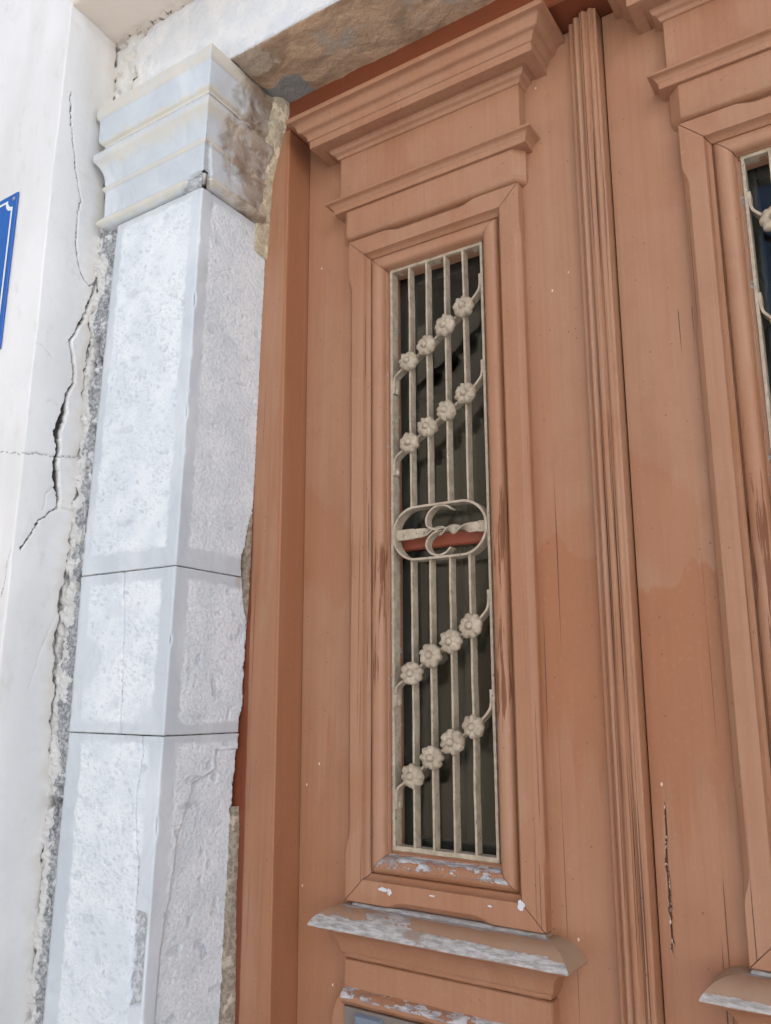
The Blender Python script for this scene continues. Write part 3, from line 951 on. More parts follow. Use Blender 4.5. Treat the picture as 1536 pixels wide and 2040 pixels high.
def lintel():
    xs = np.concatenate([np.linspace(PX - .02, .30, 400), np.linspace(.30, 2 * CX - PX + .02, 60)[1:]])
    sec = [('f', t) for t in np.linspace(0, 1, 62)] + [('c', a) for a in (30, 60)] + [('s', t) for t in np.linspace(0, 1, 56)]
    ZB, YF = 2.871, -.236
    ns = len(sec)
    V = np.zeros((len(xs), ns, 3)); N = np.zeros_like(V); K = np.zeros((len(xs), ns)); 
    R = .006
    wav = (n1(xs, 7, 4, 3) - .5) * .010 - sstep(-.6, -.3, xs) * .006
    for j, (k, t) in enumerate(sec):
        if k == 'f':
            V[:, j] = np.stack([xs, np.full_like(xs, YF), SOF + .012 + (ZB + R + wav - SOF - .012) * t], 1); N[:, j, 1] = -1; K[:, j] = 0
        elif k == 'c':
            a = math.radians(t)
            V[:, j] = np.stack([xs, np.full_like(xs, YF + R - R * math.cos(a)), ZB + wav + R - R * math.sin(a)], 1); N[:, j, 1] = -math.cos(a); N[:, j, 2] = -math.sin(a); K[:, j] = 1
        else:
            V[:, j] = np.stack([xs, np.full_like(xs, YF + R + t * (-.040 - YF - R)), ZB + wav * (1 - t)], 1); N[:, j, 2] = -1; K[:, j] = 2
    P = V.reshape(-1, 3)
    X, Y, Z = V[..., 0], V[..., 1], V[..., 2]
    s3 = lambda sc, o, s: fbm(P * np.asarray(sc), o, s).reshape(X.shape)
    left = 1 - sstep(-1.00, -.80, X + .35 * (Z - 2.95) + (s3(18, 3, 120) - .5) * .12)
    disp = (s3(24, 4, 110) - .5) * .007 + (s3(120, 2, 111) - .5) * .0022
    disp += np.where(K == 0, left * ((s3([40, 40, 26], 3, 112) - .45) * .030 + .004), 0)
    hole = np.where(K == 0, sstep(.66, .74, s3(46, 3, 113)) * sstep(.2, .7, left + .6 * sstep(SOF - .03, SOF, Z)), 0)
    disp -= hole * .014
    topr = np.where(K == 0, sstep(SOF - .032, SOF - .004, Z + (s3(40, 3, 114) - .5) * .03), 0)
    disp += topr * (s3(60, 3, 115) - .4) * .018
    white = np.where(K == 0, 1.0, np.where(K == 1, .62, 0.))
    yel = np.where(K == 0, left * .75 + topr * .35, 0)
    pink = np.where(K == 0, topr * sstep(-.98, -.90, X) * (1 - sstep(-.82, -.70, X)) * .62, 0)
    dirt_shade = hole * .75 + np.where(K == 0, topr * .28 * sstep(.5, .7, s3(70, 2, 118)), 0)
    # soffit: tooled pale corner, grey cement by the jamb, pale flecks
    fr = (Y - YF)
    tool = np.where(K == 2, (1 - sstep(-.60, -.55, X + (s3(30, 3, 116) - .5) * .05)) * (1 - sstep(.055, .09, fr)), 0)
    tl = np.sin((X * .8 + Y * .6) * 2 * math.pi / .0085) * np.sin((Y - X * .35) * 2 * math.pi / .012)
    disp += tool * tl * .0022
    grey = np.where(K == 2, sstep(.085, .12, fr + (s3(40, 2, 117) - .5) * .03) * (1 - sstep(-.585, -.555, X)), 0)
    grey = np.maximum(grey, np.where(K == 2, (1 - sstep(-.665, -.655, X + 0 * fr)) * .9, 0))
    pat = tool * .75 + np.where(K == 2, (1 - sstep(.0, .02, fr)) * .45, 0) + np.where(K == 2, sstep(.150, .168, fr) * sstep(-.45, -.1, X) * .5, 0)
    V = V + N * disp[..., None]
    return V.reshape(-1, 3), grid_faces(len(xs), ns), dict(white=white.ravel(), yellow=yel.ravel(), pink=pink.ravel(), dirt_shade=dirt_shade.ravel(), grey=grey.ravel(), patina=pat.ravel())


v, f, a = lintel()
mesh('lintel', v, f, LINTEL, door_way, 1, a, flip=False)


# beige filler between capital and wooden frame, and lower down the jamb
def filler(pts_l, pts_r, y=-.078, thick=.012, seed=1):
    (zl, xl), (zr, xr) = zip(*sorted((z, x) for x, z in pts_l)), zip(*sorted((z, x) for x, z in pts_r))
    z0, z1 = max(min(zl), min(zr)), min(max(zl), max(zr))
    zs = np.arange(z0, z1, .003); ts = np.linspace(0, 1, 14)
    Z, T = np.meshgrid(zs, ts, indexing='ij')
    jl = (n1(zs, 60, seed, 3) - .5)[:, None] * .007; jr = (n1(zs, 80, seed + 1, 3) - .5)[:, None] * .006
    L = np.interp(Z, zl, xl) + jl; R = np.interp(Z, zr, xr) + jr
    endt = np.minimum(sstep(z0, z0 + .008, Z), 1)
    X = L + (R - L) * T
    P = np.stack([X.ravel(), Z.ravel(), X.ravel() * 0], 1)
    Y = y + thick - thick * (np.clip(4 * T * (1 - T), 0, 1) ** .35) * endt + (fbm(P * 60, 3, seed).reshape(X.shape) - .5) * .006
    return np.stack([X, Y, Z], -1).reshape(-1, 3), grid_faces(len(zs), len(ts))


v, f = filler([(-.700, 2.505), (-.702, 2.5875), (-.702, 2.735), (-.690, 2.80), (-.690, 2.872)], [(-.688, 2.505), (-.684, 2.594), (-.680, 2.69), (-.663, 2.757), (-.638, 2.846), (-.640, 2.872)], -.104, .040)
mesh('filler', v, f, SEALER, door_way, 1, flip=True)
v, f = filler([(-.730, 1.405), (-.730, 1.0), (-.730, .9)], [(-.706, 1.405), (-.702, 1.37), (-.701, 1.24), (-.697, 1.16), (-.692, 1.05), (-.690, .9)], -.080, .016, 5)
mesh('filler', v, f, BROWNMORTAR, door_way, 1, flip=True)
v, f = filler([(-.730, 1.985), (-.730, 1.70)], [(-.702, 1.985), (-.699, 1.95), (-.701, 1.86), (-.702, 1.78), (-.706, 1.70)], -.082, .016, 9)
mesh('filler', v, f, BROWNMORTAR, door_way, 1, flip=True)

# ================================================================== wooden door frame
FY = -.070
frame = empty('door_frame', (0, 0, 0), "terracotta painted wooden door frame set between the marble jambs", 'door frame')


def frame_post():
    zs = np.linspace(0, 2.802, 240)
    pr = fillet([(-.80, FY + .004), (-.712, FY + .004), (-.690, FY), (-.6245, FY), (-.6245, .004), (-.607, .004), (-.607, .05)], .0028, 4)
    seg = [pr[0]]
    for p, q in zip(pr[:-1], pr[1:]):
        n = max(1, int(np.hypot(*(q - p)) / .006))
        seg += [p + (q - p) * i / n for i in range(1, n + 1)]
    pr = np.array(seg)
    Z = zs[:, None] * np.ones((1, len(pr)))
    X = pr[None, :, 0] + 0 * Z; Y = pr[None, :, 1] + 0 * Z
    w = warp(np.stack([X, Y, Z], -1).reshape(-1, 3))
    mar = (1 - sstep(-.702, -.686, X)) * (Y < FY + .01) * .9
    wear = np.where(np.abs(X + .6245) < .004, .55, .1)
    split = np.where((X < -.66) & (X > -.70), .2, 0)
    return w, grid_faces(len(zs), len(pr)), dict(maroon=mar.ravel(), wear=wear.ravel(), split=split.ravel(), over=np.where(X.ravel() > -.628, .75, .42))  # inner side coloured darker and redder to stand for its shade


v, f, a = frame_post()
mesh('frame_post', v, f, PAINT, frame, 40, a, flip=True)
mesh('frame_post', mir(v), f, PAINT, frame, 40, a)
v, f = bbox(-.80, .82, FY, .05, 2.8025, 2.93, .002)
mesh('frame_head', v, f, PAINT, frame, attrs=dict(maroon=np.full(len(v), .95)))  # dark red here is the shade under the lintel, put into the paint


# ================================================================== door leaves
def sweep_u(prof, xl, xr, nseg=60, yb=.0, irr=.0004, seed=0):
    """profile (projection, z) swept along the front with mitred returns at both ends; xl, xr where projection is 0"""
    prof = np.asarray(prof, float)
    p, z = prof[:, 0], prof[:, 1]
    rows = [np.stack([xl - p, np.full_like(p, yb), z], 1)]
    for t in np.linspace(0, 1, nseg):
        x = (xl - p) + ((xr + p) - (xl - p)) * t
        row = np.stack([x, -p + yb * 0, z], 1)
        k = irr * 2 * (n1(np.array([t * 40.]), .35, seed)[0] - .5)
        row[:, 1] += k; row[:, 2] += k * .8
        rows.append(row)
    a0 = rows[1].copy(); a0[:, 1] += .0006; rows.insert(1, a0)
    a1 = rows[-1].copy(); a1[:, 1] += .0006; rows.append(a1)
    rows.append(np.stack([xr + p, np.full_like(p, yb), z], 1))
    V = np.array(rows)
    return V.reshape(-1, 3), grid_faces(V.shape[0], V.shape[1]), V.shape


def surround_piece(side, x0, x1, z0, z1, Wd=.085, FLH=.024):
    """one mitred length of the moulding round the window, with stopped chamfer on its outer arris"""
    horiz = side in ('top', 'bottom')
    L = (x1 - x0) if horiz else (z1 - z0)
    ss = np.concatenate([np.linspace(0, .14, 30), np.linspace(.14, L - .14, 90)[1:-1], np.linspace(L - .14, L, 30)])
    cst = .075 if not horiz else .085
    ch = sstep(cst, cst + .030, ss) * (1 - sstep(L - cst - .030, L - cst, ss))
    base = [(.0, 'c0'), (.0, 'c1'), ('c', FLH), ]
    V = []
    prof_in = [(.030, FLH), (.037, FLH)] + arc((.0375, FLH), (.0455, .0095), -.12, 5)[1:] + [(.0462, .0040), (.0475, .0040)] + \
              arc((.0480, .0060), (.0590, .0190), .17, 6) + arc((.0590, .0190), (.0775, .0030), .27, 9)[1:] + [(.0785, .002), (.0785, -.003), (.0840, -.004), (.0845, -.008), (.0845, -.034)]
    prof_in = [(p, q) for p, q in prof_in]
    wearp = []
    for s, c in zip(ss, ch):
        cc = .0012 + .0088 * c
        pr = [(0, -.001), (0, FLH - cc), (cc * .30, FLH - cc * .58), (cc, FLH)] + prof_in
        row = []
        for u, h in pr:
            sc = u + (s / L) * (L - 2 * u)          # mitre
            if side == 'left': row.append((x0 + u, -h, z0 + sc))
            elif side == 'right': row.append((x1 - u, -h, z0 + sc))
            elif side == 'top': row.append((x0 + sc, -h, z1 - u))
            else: row.append((x0 + sc, -h, z0 + u))
        V.append(row)
    V = np.array(V)
    npf = V.shape[1]
    u = np.array([q[0] for q in pr])
    h = np.array([q[1] for q in pr])
    onroll = ((u > .046) & (u < .080)).astype(float)
    wear = np.broadcast_to(onroll[None] * (.92 if side in ('left', 'right') else .25), V.shape[:2]) * (np.ones((len(ss), 1)))
    zf = V[..., 2]
    if not horiz:
        wear = wear * (.35 + .65 * np.exp(-((zf - 1.78) / .33) ** 2))
    peel = np.zeros(V.shape[:2])
    if side == 'bottom':
        peel += np.where((u > .058) & (u < .080), .55, 0)[None] + np.where((u > .036) & (u < .044), .30, 0)[None] + np.where(u < .012, .16, 0)[None] * 1.
        wear = wear * 0 + .15
    if side in ('left', 'right'):
        peel += np.where(u > .0775, .40, 0)[None]
    split = np.broadcast_to(np.where(u < .046, .25 if not horiz else 0., .0)[None], V.shape[:2])
    wear = np.maximum(wear, .12)
    # tiny gap at the mitres
    for k, d in ((0, 1), (-1, -1)):
        if side in ('left', 'right'): V[k, :, 2] += d * .0007
        else: V[k, :, 0] += d * .0007
    F = grid_faces(len(ss), npf)
    flip = side in ('left', 'bottom')
    return V.reshape(-1, 3), F, dict(wear=wear.ravel(), peel=peel.ravel(), split=split.ravel()), flip


def strip(path, th, y0, y1):
    """flat iron bar bent along a path in the xz plane, standing on edge"""
    P = np.asarray(path, float)
    d = np.gradient(P, axis=0)
    d /= np.hypot(d[:, 0], d[:, 1])[:, None] + 1e-12
    n = np.stack([-d[:, 1], d[:, 0]], 1) * th / 2
    A, B = P + n, P - n
    rows = np.stack([np.c_[A[:, 0], np.full(len(P), y0), A[:, 1]], np.c_[B[:, 0], np.full(len(P), y0), B[:, 1]], np.c_[B[:, 0], np.full(len(P), y1), B[:, 1]], np.c_[A[:, 0], np.full(len(P), y1), A[:, 1]]], 1)
    F = []
    for i in range(len(P) - 1):
        for j in range(4):
            a, b = i * 4 + j, i * 4 + (j + 1) % 4
            F.append((a, b, b + 4, a + 4))
    F.append((0, 3, 2, 1)); e = (len(P) - 1) * 4; F.append((e, e + 1, e + 2, e + 3))
    return rows.reshape(-1, 3), F


def smooth_path(pts, n=40):
    P = np.asarray(pts, float)
    P2 = np.vstack([2 * P[0] - P[1], P, 2 * P[-1] - P[-2]])
    out = []
    m = max(2, n // (len(P) - 1))
    for i in range(1, len(P2) - 2):
        for t in np.linspace(0, 1, m, endpoint=False):
            a, b, c, d = P2[i - 1], P2[i], P2[i + 1], P2[i + 2]
            out.append(.5 * ((2 * b) + (-a + c) * t + (2 * a - 5 * b + 4 * c - d) * t * t + (-a + 3 * b - 3 * c + d) * t ** 3))
    out.append(P[-1])
    return np.array(out)


ROSE = []
for vi in range(4):
    nr, na = 9, 48
    rr = np.array([.0, .0026, .0046, .0056, .0085, .0125, .0160, .0182, .0178])
    hh = np.array([.0158, .0155, .0140, .0098, .0106, .0104, .0084, .0044, -.0030])
    V = []
    for i in range(nr):
        for j in range(na):
            th = 2 * math.pi * j / na
            lob = abs(math.cos(4 * th + vi * .4 + .25 * math.sin(3 * th + vi))) * 2 - 1
            k = min(1, max(0, (rr[i] - .0105) / .006))
            r = rr[i] * (1 + .075 * lob * k * (.8 + .5 * math.sin(2 * th + vi * 2)))
            h = hh[i] + .0015 * lob * k * (1 if i < 8 else 0)
            V.append((r * math.cos(th), -h, r * math.sin(th)))
    V = np.array(V)
    nn = (fbm(V * 260 + vi * 9, 4, 200 + vi) - .5) * (.35 + (np.hypot(V[:, 0], V[:, 2]) > .005))
    V[:, 1] -= nn * .0072
    V[:, 0] *= 1 + nn * .18
    V[:, 2] *= 1 + (fbm(V * 170 + 3, 2, 210 + vi) - .5) * .12
    F = []
    for i in range(nr - 1):
        for j in range(na):
            a, b = i * na + j, i * na + (j + 1) % na
            F.append((a, b, b + na, a + na))
    me = bpy.data.meshes.new('rosette')
    me.from_pydata(V.tolist(), [], F)
    me.polygons.foreach_set('use_smooth', [True] * len(me.polygons))
    at = me.attributes.new('dirt_shade', 'FLOAT', 'POINT')
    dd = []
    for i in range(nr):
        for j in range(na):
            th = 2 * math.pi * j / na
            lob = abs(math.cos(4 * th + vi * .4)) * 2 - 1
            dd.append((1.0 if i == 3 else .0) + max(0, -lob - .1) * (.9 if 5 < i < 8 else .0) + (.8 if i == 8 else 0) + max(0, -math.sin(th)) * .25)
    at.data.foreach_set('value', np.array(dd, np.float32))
    me.materials.append(IRON)
    ROSE.append(me)

GX0, GX1, GZ0, GZ1 = -.4155, -.2145, 1.347, 2.432
BARX = [-.3728, -.3345, -.2945, -.2555]
DIAG = [[2.2268, 2.2497, 2.2801, 2.3082], [2.0639, 2.0883, 2.1123, 2.1370], [1.6417, 1.6718, 1.6946, 1.7192], [1.4699, 1.5015, 1.5281, 1.5540]]
ROSX = [-.3725, -.3335, -.2930, -.2535]


GASHX = [.049, .0474, .0481, .0488, .0474]
GASHZ = [1.428, 1.374, 1.335, 1.296, 1.258]


def make_leaf(mirror):
    T = (lambda V: mir(V)) if mirror else (lambda V: warp(V))
    side = 'right' if mirror else 'left'
    leaf = empty('door_leaf', (CX + (.31 if mirror else -.31), 0, 0),
                 "terracotta door leaf cut off by the right edge, blue sky reflected in its window" if mirror else
                 "whole terracotta door leaf with tall grilled window, beside the marble jamb",
                 'door', 'carved leaves of the double door')

    def put(name, V, F, mat=PAINT, parent=None, smooth=False, attrs=None, flip=False):
        return mesh(name, T(V), F, mat, parent or leaf, smooth, attrs, flip != mirror)

    # stiles and rails
    xo = -.6215
    xi = -.0260 if not mirror else -.0115
    HX0, HX1, HZ0, HZ1 = -.420, -.210, 1.343, 2.436
    for nm, b in (('stile', (xo, HX0, 0, .045, .06, 2.799)), ('stile', (HX1, xi, 0, .045, .06, 2.799)),
                  ('rail', (HX0, HX1, 0, .045, HZ1, 2.799)), ('rail', (HX0, HX1, 0, .045, .06, HZ0))):
        x0, x1, y0, y1, z0, z1 = b
        # subdivided front so that wear can vary
        zs = np.linspace(z0, z1, max(2, int((z1 - z0) / .008))); xs = np.linspace(x0, x1, 24 if not (mirror and x0 > -.3) else 110)
        Z, X = np.meshgrid(zs, xs, indexing='ij')
        Vf = np.stack([X, np.zeros_like(X), Z], -1).reshape(-1, 3)
        Ff = grid_faces(len(zs), len(xs))
        Vb, Fb = box(*b)
        Fb = [q for q in Fb if q != (0, 4, 5, 1)]
        V, F = join([(Vf, [tuple(q[::-1]) for q in Ff]), (Vb, Fb)])
        sp = np.zeros(len(V)); we = np.full(len(V), .05)
        sp[:len(Vf)] = np.where((np.abs(Vf[:, 0] + .108) < .02), .30, 0) * (Vf[:, 2] < 2.2)
        xa = np.abs(V[:, 0])
        zt = (1.795 if mirror else 1.855) - 9. * (xa - .085) ** 2 + .022 * np.sin(xa * 62 + 1.2) + (n1(xa, 75, 6, 3) - .5) * .05
        ov = sstep(-.02, .03, zt - V[:, 2]) * (1 - .8 * sstep(.08, .60, zt - V[:, 2])) * (xa < .2) * .86
        zl = 1.62 + .04 * np.sin(xa * 30)
        ov = np.maximum(ov, sstep(-.04, .04, zl - V[:, 2]) * (xa > .4) * .42)
        W3 = T(V)
        gash = np.zeros(len(V))
        if mirror:
            jj = (n1(W3[:, 2], 160, 3, 3) - .5) * .006
            gl = [(GASHX[0], 1.455)] + list(zip(GASHX, GASHZ))
            d = polydist(np.c_[W3[:, 0] + jj, W3[:, 2]], gl)
            wd = .0004 + .0011 * np.exp(-((W3[:, 2] - 1.335) / .06) ** 2)
            gash = (1 - sstep(wd * .5, wd + .0012, d)) * (np.abs(V[:, 1]) < .001)
            V = V.copy(); V[:, 1] += gash * .0025
        put(nm, V, F, attrs=dict(split=sp, wear=we, over=ov, gash=gash))

    # frieze board
    v, f = bbox(-.521, -.1195, -.026, 0, 2.600, 2.7125, .0015)
    put('frieze_board', v, f)
    # big cornice
    pr = [(.0, 2.7905), (.109, 2.7905), (.109, 2.7795), (.1005, 2.7785)] + arc((.1005, 2.7785), (.0925, 2.7690), -.16, 4)[1:] + arc((.0925, 2.7690), (.0865, 2.7605), .16, 4)[1:] + \
         [(.0825, 2.7595)] + arc((.0825, 2.7595), (.0760, 2.7455), -.16, 5)[1:] + [(.0725, 2.7445), (.0725, 2.7285), (.0500, 2.7285), (.0500, 2.7300), (.0425, 2.7300), (.0425, 2.7255)] + \
         arc((.0425, 2.7255), (.0350, 2.7180), .15, 4)[1:] + arc((.0350, 2.7180), (.0310, 2.7125), -.15, 4)[1:] + [(.0300, 2.7105), (.0, 2.7105)]
    pr = fillet(pr, .0008, 2)
    v, f, sh = sweep_u(pr, -.494, -.147, 50, .0, .0004, 2)
    put('cornice', v, f, smooth=35, attrs=dict(wear=np.full(len(v), .10)))
    # small cornice over the window
    pr = [(.0, 2.6035), (.047, 2.6035), (.0505, 2.6020), (.0495, 2.5985)] + arc((.0490, 2.5980), (.0375, 2.5900), -.16, 6)[1:] + [(.0360, 2.5890), (.0350, 2.5790), (.0, 2.5790)]
    pr = fillet(pr, .0007, 2)
    v, f, sh = sweep_u(pr, -.494, -.143, 50, .0, .0005, 4)
    put('small_cornice', v, f, smooth=35)
    # block under it: splayed corners and an ogee foot
    pr0 = fillet([(.029, 2.5785), (.029, 2.5275), (.0275, 2.5255)] + arc((.0275, 2.5255), (.012, 2.5150), .18, 6)[1:] + [(.006, 2.5130), (.002, 2.5125), (-.002, 2.5125)], .0008, 2)
    rows = []
    for k in ('bl', 'sl', 'fl', 'fr', 'sr', 'br'):
        q = pr0[:, 0]; d = .029 - q
        cx_ = .0185
        if k == 'bl': r = (-.520 + d * .5, np.zeros_like(q))
        if k == 'sl': r = (-.520 + d * .5, -np.clip(q - cx_, 0, 1) - .0)
        if k == 'fl': r = (-.520 + cx_ + 0 * q, -q)
        if k == 'fr': r = (-.118 - cx_ + 0 * q, -q)
        if k == 'sr': r = (-.118 - d * .5, -np.clip(q - cx_, 0, 1))
        if k == 'br': r = (-.118 - d * .5, np.zeros_like(q))
        rows.append(np.stack([r[0], r[1], pr0[:, 1]], 1))
    V = np.array(rows)
    put('architrave_block', V.reshape(-1, 3), grid_faces(6, len(pr0)), smooth=35)

    # moulding round the window
    for sd_ in ('left', 'right', 'top', 'bottom'):
        v, f, a, fl = surround_piece(sd_, -.5005, -.1300, 1.262, 2.511)
        put('window_moulding', v, f, smooth=32, attrs=a, flip=fl)
    # sill
    pr = [(.0, 1.2600), (.020, 1.2600), (.0215, 1.2555)] + arc((.0215, 1.2555), (.0740, 1.2320), .17, 12)[1:] + [(.0755, 1.2290), (.0745, 1.2262), (.0715, 1.2255)] + \
         arc((.0690, 1.2250), (.0345, 1.1870), -.17, 10) + [(.0335, 1.1845), (.0300, 1.1840)] + arc((.0300, 1.1835), (.0265, 1.1750), .14, 4) + [(.0, 1.1740)]
    pr = fillet(pr, .0006, 2)
    v, f, sh = sweep_u(pr, -.466, -.152, 170, .0, .0006, 6)
    V3 = v.reshape(sh)
    pp = np.broadcast_to(pr[None, :, 0], sh[:2]); zz = np.broadcast_to(pr[None, :, 1], sh[:2])
    tt = (V3[..., 0] + .54) / .46
    top = (zz > 1.2268)
    inner = np.ones(sh[0]); inner[0:2] = inner[-2:] = 0
    peel = np.where(top, .31 + .62 * sstep(.058, .072, pp) + .50 * (1 - sstep(.028, .038, pp)) * (zz > 1.250), 0)
    peel += np.where(top, .20 * np.exp(-((tt - .38) / .20) ** 2) + .06 * np.sin(tt * 21), 0)
    peel -= np.where(top, .5 * sstep(.90, .98, tt) * sstep(.02, .05, pp) * (1 - sstep(.066, .072, pp)), 0)
    if mirror:
        peel = np.where(top, .14 + .62 * sstep(.066, .073, pp) + .62 * (1 - sstep(.028, .036, pp)) * (zz > 1.250), 0)
    peel *= inner[:, None]
    dust = np.where(top, .75, 0.) * (1 + .3 * (1 - inner))[:, None] * (1 - np.clip(peel, 0, 1) * .6)
    put('sill', v, f, smooth=40, attrs=dict(peel=peel.ravel(), dust=dust.ravel(), wear=np.full(len(v), .08)))
    # apron board and lower panel
    v, f = bbox(-.4985, -.1235, -.026, 0, 1.080, 1.1735, .0015)
    put('apron_board', v, f, attrs=dict(wear=np.full(len(v), .2)))
    zt = 1.128
    xs = np.linspace(-.497, -.160, 120)
    pr = fillet([(.026, zt + .003), (.034, zt - .001), (.0400, zt - .007), (.0405, zt - .014), (.030, zt - .0225), (.008, zt - .0235)], .0012, 3)
    V = np.array([np.stack([np.full(len(pr), x), -pr[:, 0], pr[:, 1] + .0006 * math.sin(x * 90)], 1) for x in xs])
    pe = np.broadcast_to(np.where(pr[:, 1] > zt - .012, .52, .22)[None], V.shape[:2])
    put('panel_moulding', V.reshape(-1, 3), grid_faces(len(xs), len(pr)), smooth=45, attrs=dict(peel=pe.ravel()))
    # rounded shoulder at the side of the lower panel
    prof = [(-.4955, 1.122), (-.503, 1.119), (-.511, 1.110), (-.5175, 1.096), (-.521, 1.078), (-.520, 1.055), (-.515, 1.030), (-.505, 1.008), (-.4955, .99)]
    for fx in (False, True):
        P = [((-.6220 - x) if fx else x, z) for x, z in prof]
        n = len(P)
        V = np.array([(x, -.030, z) for x, z in P] + [(x, 0, z) for x, z in P])
        F = [tuple(range(n))] + [(i, i + n, (i + 1) % n + n, (i + 1) % n) for i in range(n)]
        put('panel_shoulder', V, F, flip=not fx)
    v, f = bbox(-.4950, -.160, -.033, -.0265, .55, 1.1040, .0008)
    put('lower_panel', v, f, GREYPAINT)
    V = np.array([(-.470, -.0335, 1.044), (-.415, -.0335, 1.044), (-.415, -.0335, 1.099), (-.470, -.0335, 1.099),
                  (-.467, -.041, 1.047), (-.418, -.041, 1.047), (-.418, -.041, 1.096), (-.467, -.041, 1.096), (-.4425, -.055, 1.0715)], float)
    put('panel_boss', V, [(0, 1, 5, 4), (1, 2, 6, 5), (2, 3, 7, 6), (3, 0, 4, 7), (4, 5, 8), (5, 6, 8), (6, 7, 8), (7, 4, 8)], BLUEGREY)

    # glass, inner rail
    v, f = box(-.430, -.200, .0455, .0475, 1.33, 2.45)
    put('window_pane', v, f, GLASS)
    v, f = bbox(-.428, -.202, .028, .045, 1.868, 1.893, .003)
    put('glazing_bar', v, f, INNERWOOD)
    for b in ((-.450, -.4005, .050, .075, 1.30, 2.46), (-.2285, -.185, .050, .075, 1.30, 2.46), (-.4005, -.2285, .050, .075, 2.415, 2.46), (-.4005, -.2285, .050, .075, 1.30, 1.362)):
        v, f = bbox(*b, .002)
        put('inner_sash', v, f, DARKROOM)

    # iron grille
    gr = empty('window_grille', (-leaf.location.x + (2 * CX - GX0 if mirror else GX0), 0, GZ0), None, None)
    gr.parent = leaf
    def gput(name, V, F, smooth=False):
        V = T(V)
        return mesh(name, V, F, IRON, gr, smooth, None, mirror)
    y0, y1 = -.0005, .0205
    t = .0048
    for nm, b in (('side_bar', (GX0, GX0 + t, y0, y1, GZ0, GZ1)), ('side_bar', (GX1 - t, GX1, y0, y1, GZ0, GZ1)),
                  ('end_bar', (GX0 + t, GX1 - t, y0 + .0003, y1, GZ1 - .0055, GZ1)), ('end_bar', (GX0 + t, GX1 - t, y0 + .0003, y1, GZ0, GZ0 + .0075))):
        x0, x1, a0, a1, z0, z1 = b
        nb = 60
        if nm == 'side_bar':
            zz = np.linspace(z0, z1, nb); ph = n1(zz, 30, 7) - .5
            V, F = strip(np.c_[(x0 + x1) / 2 + ph * .0012, zz], x1 - x0, a0, a1)
        else:
            xx = np.linspace(x0, x1, nb); ph = n1(xx, 60, 9) - .5
            V, F = strip(np.c_[xx, (z0 + z1) / 2 + ph * .0014], z1 - z0, a0, a1)
        gput(nm, V, F)
    OZ, OX, OR, OH = 1.8915, -.315, .0485, .0485
    for k, x in enumerate(BARX):
        for (z0, z1) in ((OZ + .0475, GZ1 - .004), (GZ0 + .006, OZ - .0475)):
            zz = np.linspace(z0, z1, 40)
            V, F = strip(np.c_[x + (n1(zz, 9, k + 3) - .5) * .003, zz], .0038, y0 + .001, y1 - .002)
            gput('bar', V, F)
    # oval ring
    hw = (GX1 - GX0) / 2 - t - .0008
    pts = []
    for a in np.linspace(0, 2 * math.pi, 97):
        ca, sa = math.cos(a), math.sin(a)
        cxo = (hw - OR) * (1 if ca > 0 else -1) * min(1, abs(ca) * 8)
        pts.append((OX + cxo + OR * ca, OZ + OH * sa))
    V, F = strip(pts, .0040, y0 - .003, y1)
    gput('oval_ring', V, F[:-2], 40)
    up_ = [(-.2898, 1.9290), (-.2985, 1.9350), (-.3170, 1.9370), (-.3315, 1.9300), (-.3405, 1.9160), (-.3385, 1.9020), (-.3275, 1.8955), (-.3140, 1.8935), (-.3045, 1.8925)]
    lo_ = [(-.3045, 1.8925), (-.3190, 1.8905), (-.3330, 1.8830), (-.3410, 1.8700), (-.3370, 1.8570), (-.3260, 1.8490), (-.3130, 1.8470), (-.3000, 1.8510), (-.2915, 1.8590)]
    for q in (up_, lo_):
        V, F = strip(smooth_path(q, 50), .0034, y0 - .001, y1 - .004)
        gput('scroll', V, F, 40)
    # twisted bar through the oval
    n = 110
    rows = []
    for i in range(n):
        s = i / (n - 1)
        x = OX - hw + .002 + s * (2 * hw - .004)
        ang = math.pi / 2 * 0 + math.pi * 3.0 * float(sstep(.24, .90, np.array([s]))[0])
        wv = .0085 * (1.15 if s < .2 or s > .9 else 1)
        ux, uz = math.sin(ang), math.cos(ang)
        nx_, nz_ = math.cos(ang), -math.sin(ang)
        c = np.array([x, .008, 1.8925])
        for sgn, tn in ((1, 1), (1, -1), (-1, -1), (-1, 1)):
            rows.append(c + np.array([0, ux * wv * sgn + nx_ * .0015 * tn, uz * wv * sgn + nz_ * .0015 * tn]))
    F = []
    for i in range(n - 1):
        for j in range(4):
            a, b = i * 4 + j, i * 4 + (j + 1) % 4
            F.append((a, b, b + 4, a + 4))
    gput('twisted_bar', np.array(rows), F, 40)
    # slanting bars with rosettes
    qn = 0
    for di, zr in enumerate(DIAG):
        xl, xr = GX0 + t + .0022, GX1 - t - .0022
        zl, zrt = zr[0] - .016, zr[3] + .024
        path = [(xl, zl - .040), (xl + .0002, zl - .016), (xl + .005, zl - .004)] + list(zip(ROSX, zr)) + [(xr - .0075, zrt - .002), (xr - .0006, zrt + .012), (xr, zrt + .036)]
        V, F = strip(smooth_path(path, 60), .0040, y0, y1 - .003)
        gput('slanting_bar', V, F, 40)
        for (x, z) in zip(ROSX, zr):
            o = bpy.data.objects.new('rosette', ROSE[(qn * 3 + di) % 4])
            COL.objects.link(o)
            o.parent = gr
            pos = T(np.array([[x, -.002, z]]))[0]
            o.location = Vector(pos) - gr.location - leaf.location
            o.rotation_euler = (random.uniform(-.06, .06), random.uniform(0, 6.28), random.uniform(-.08, .08))
            s = random.uniform(.98, 1.10)
            o.scale = (s, 1.0 + random.uniform(-.1, .15), s * 1.06)
            qn += 1
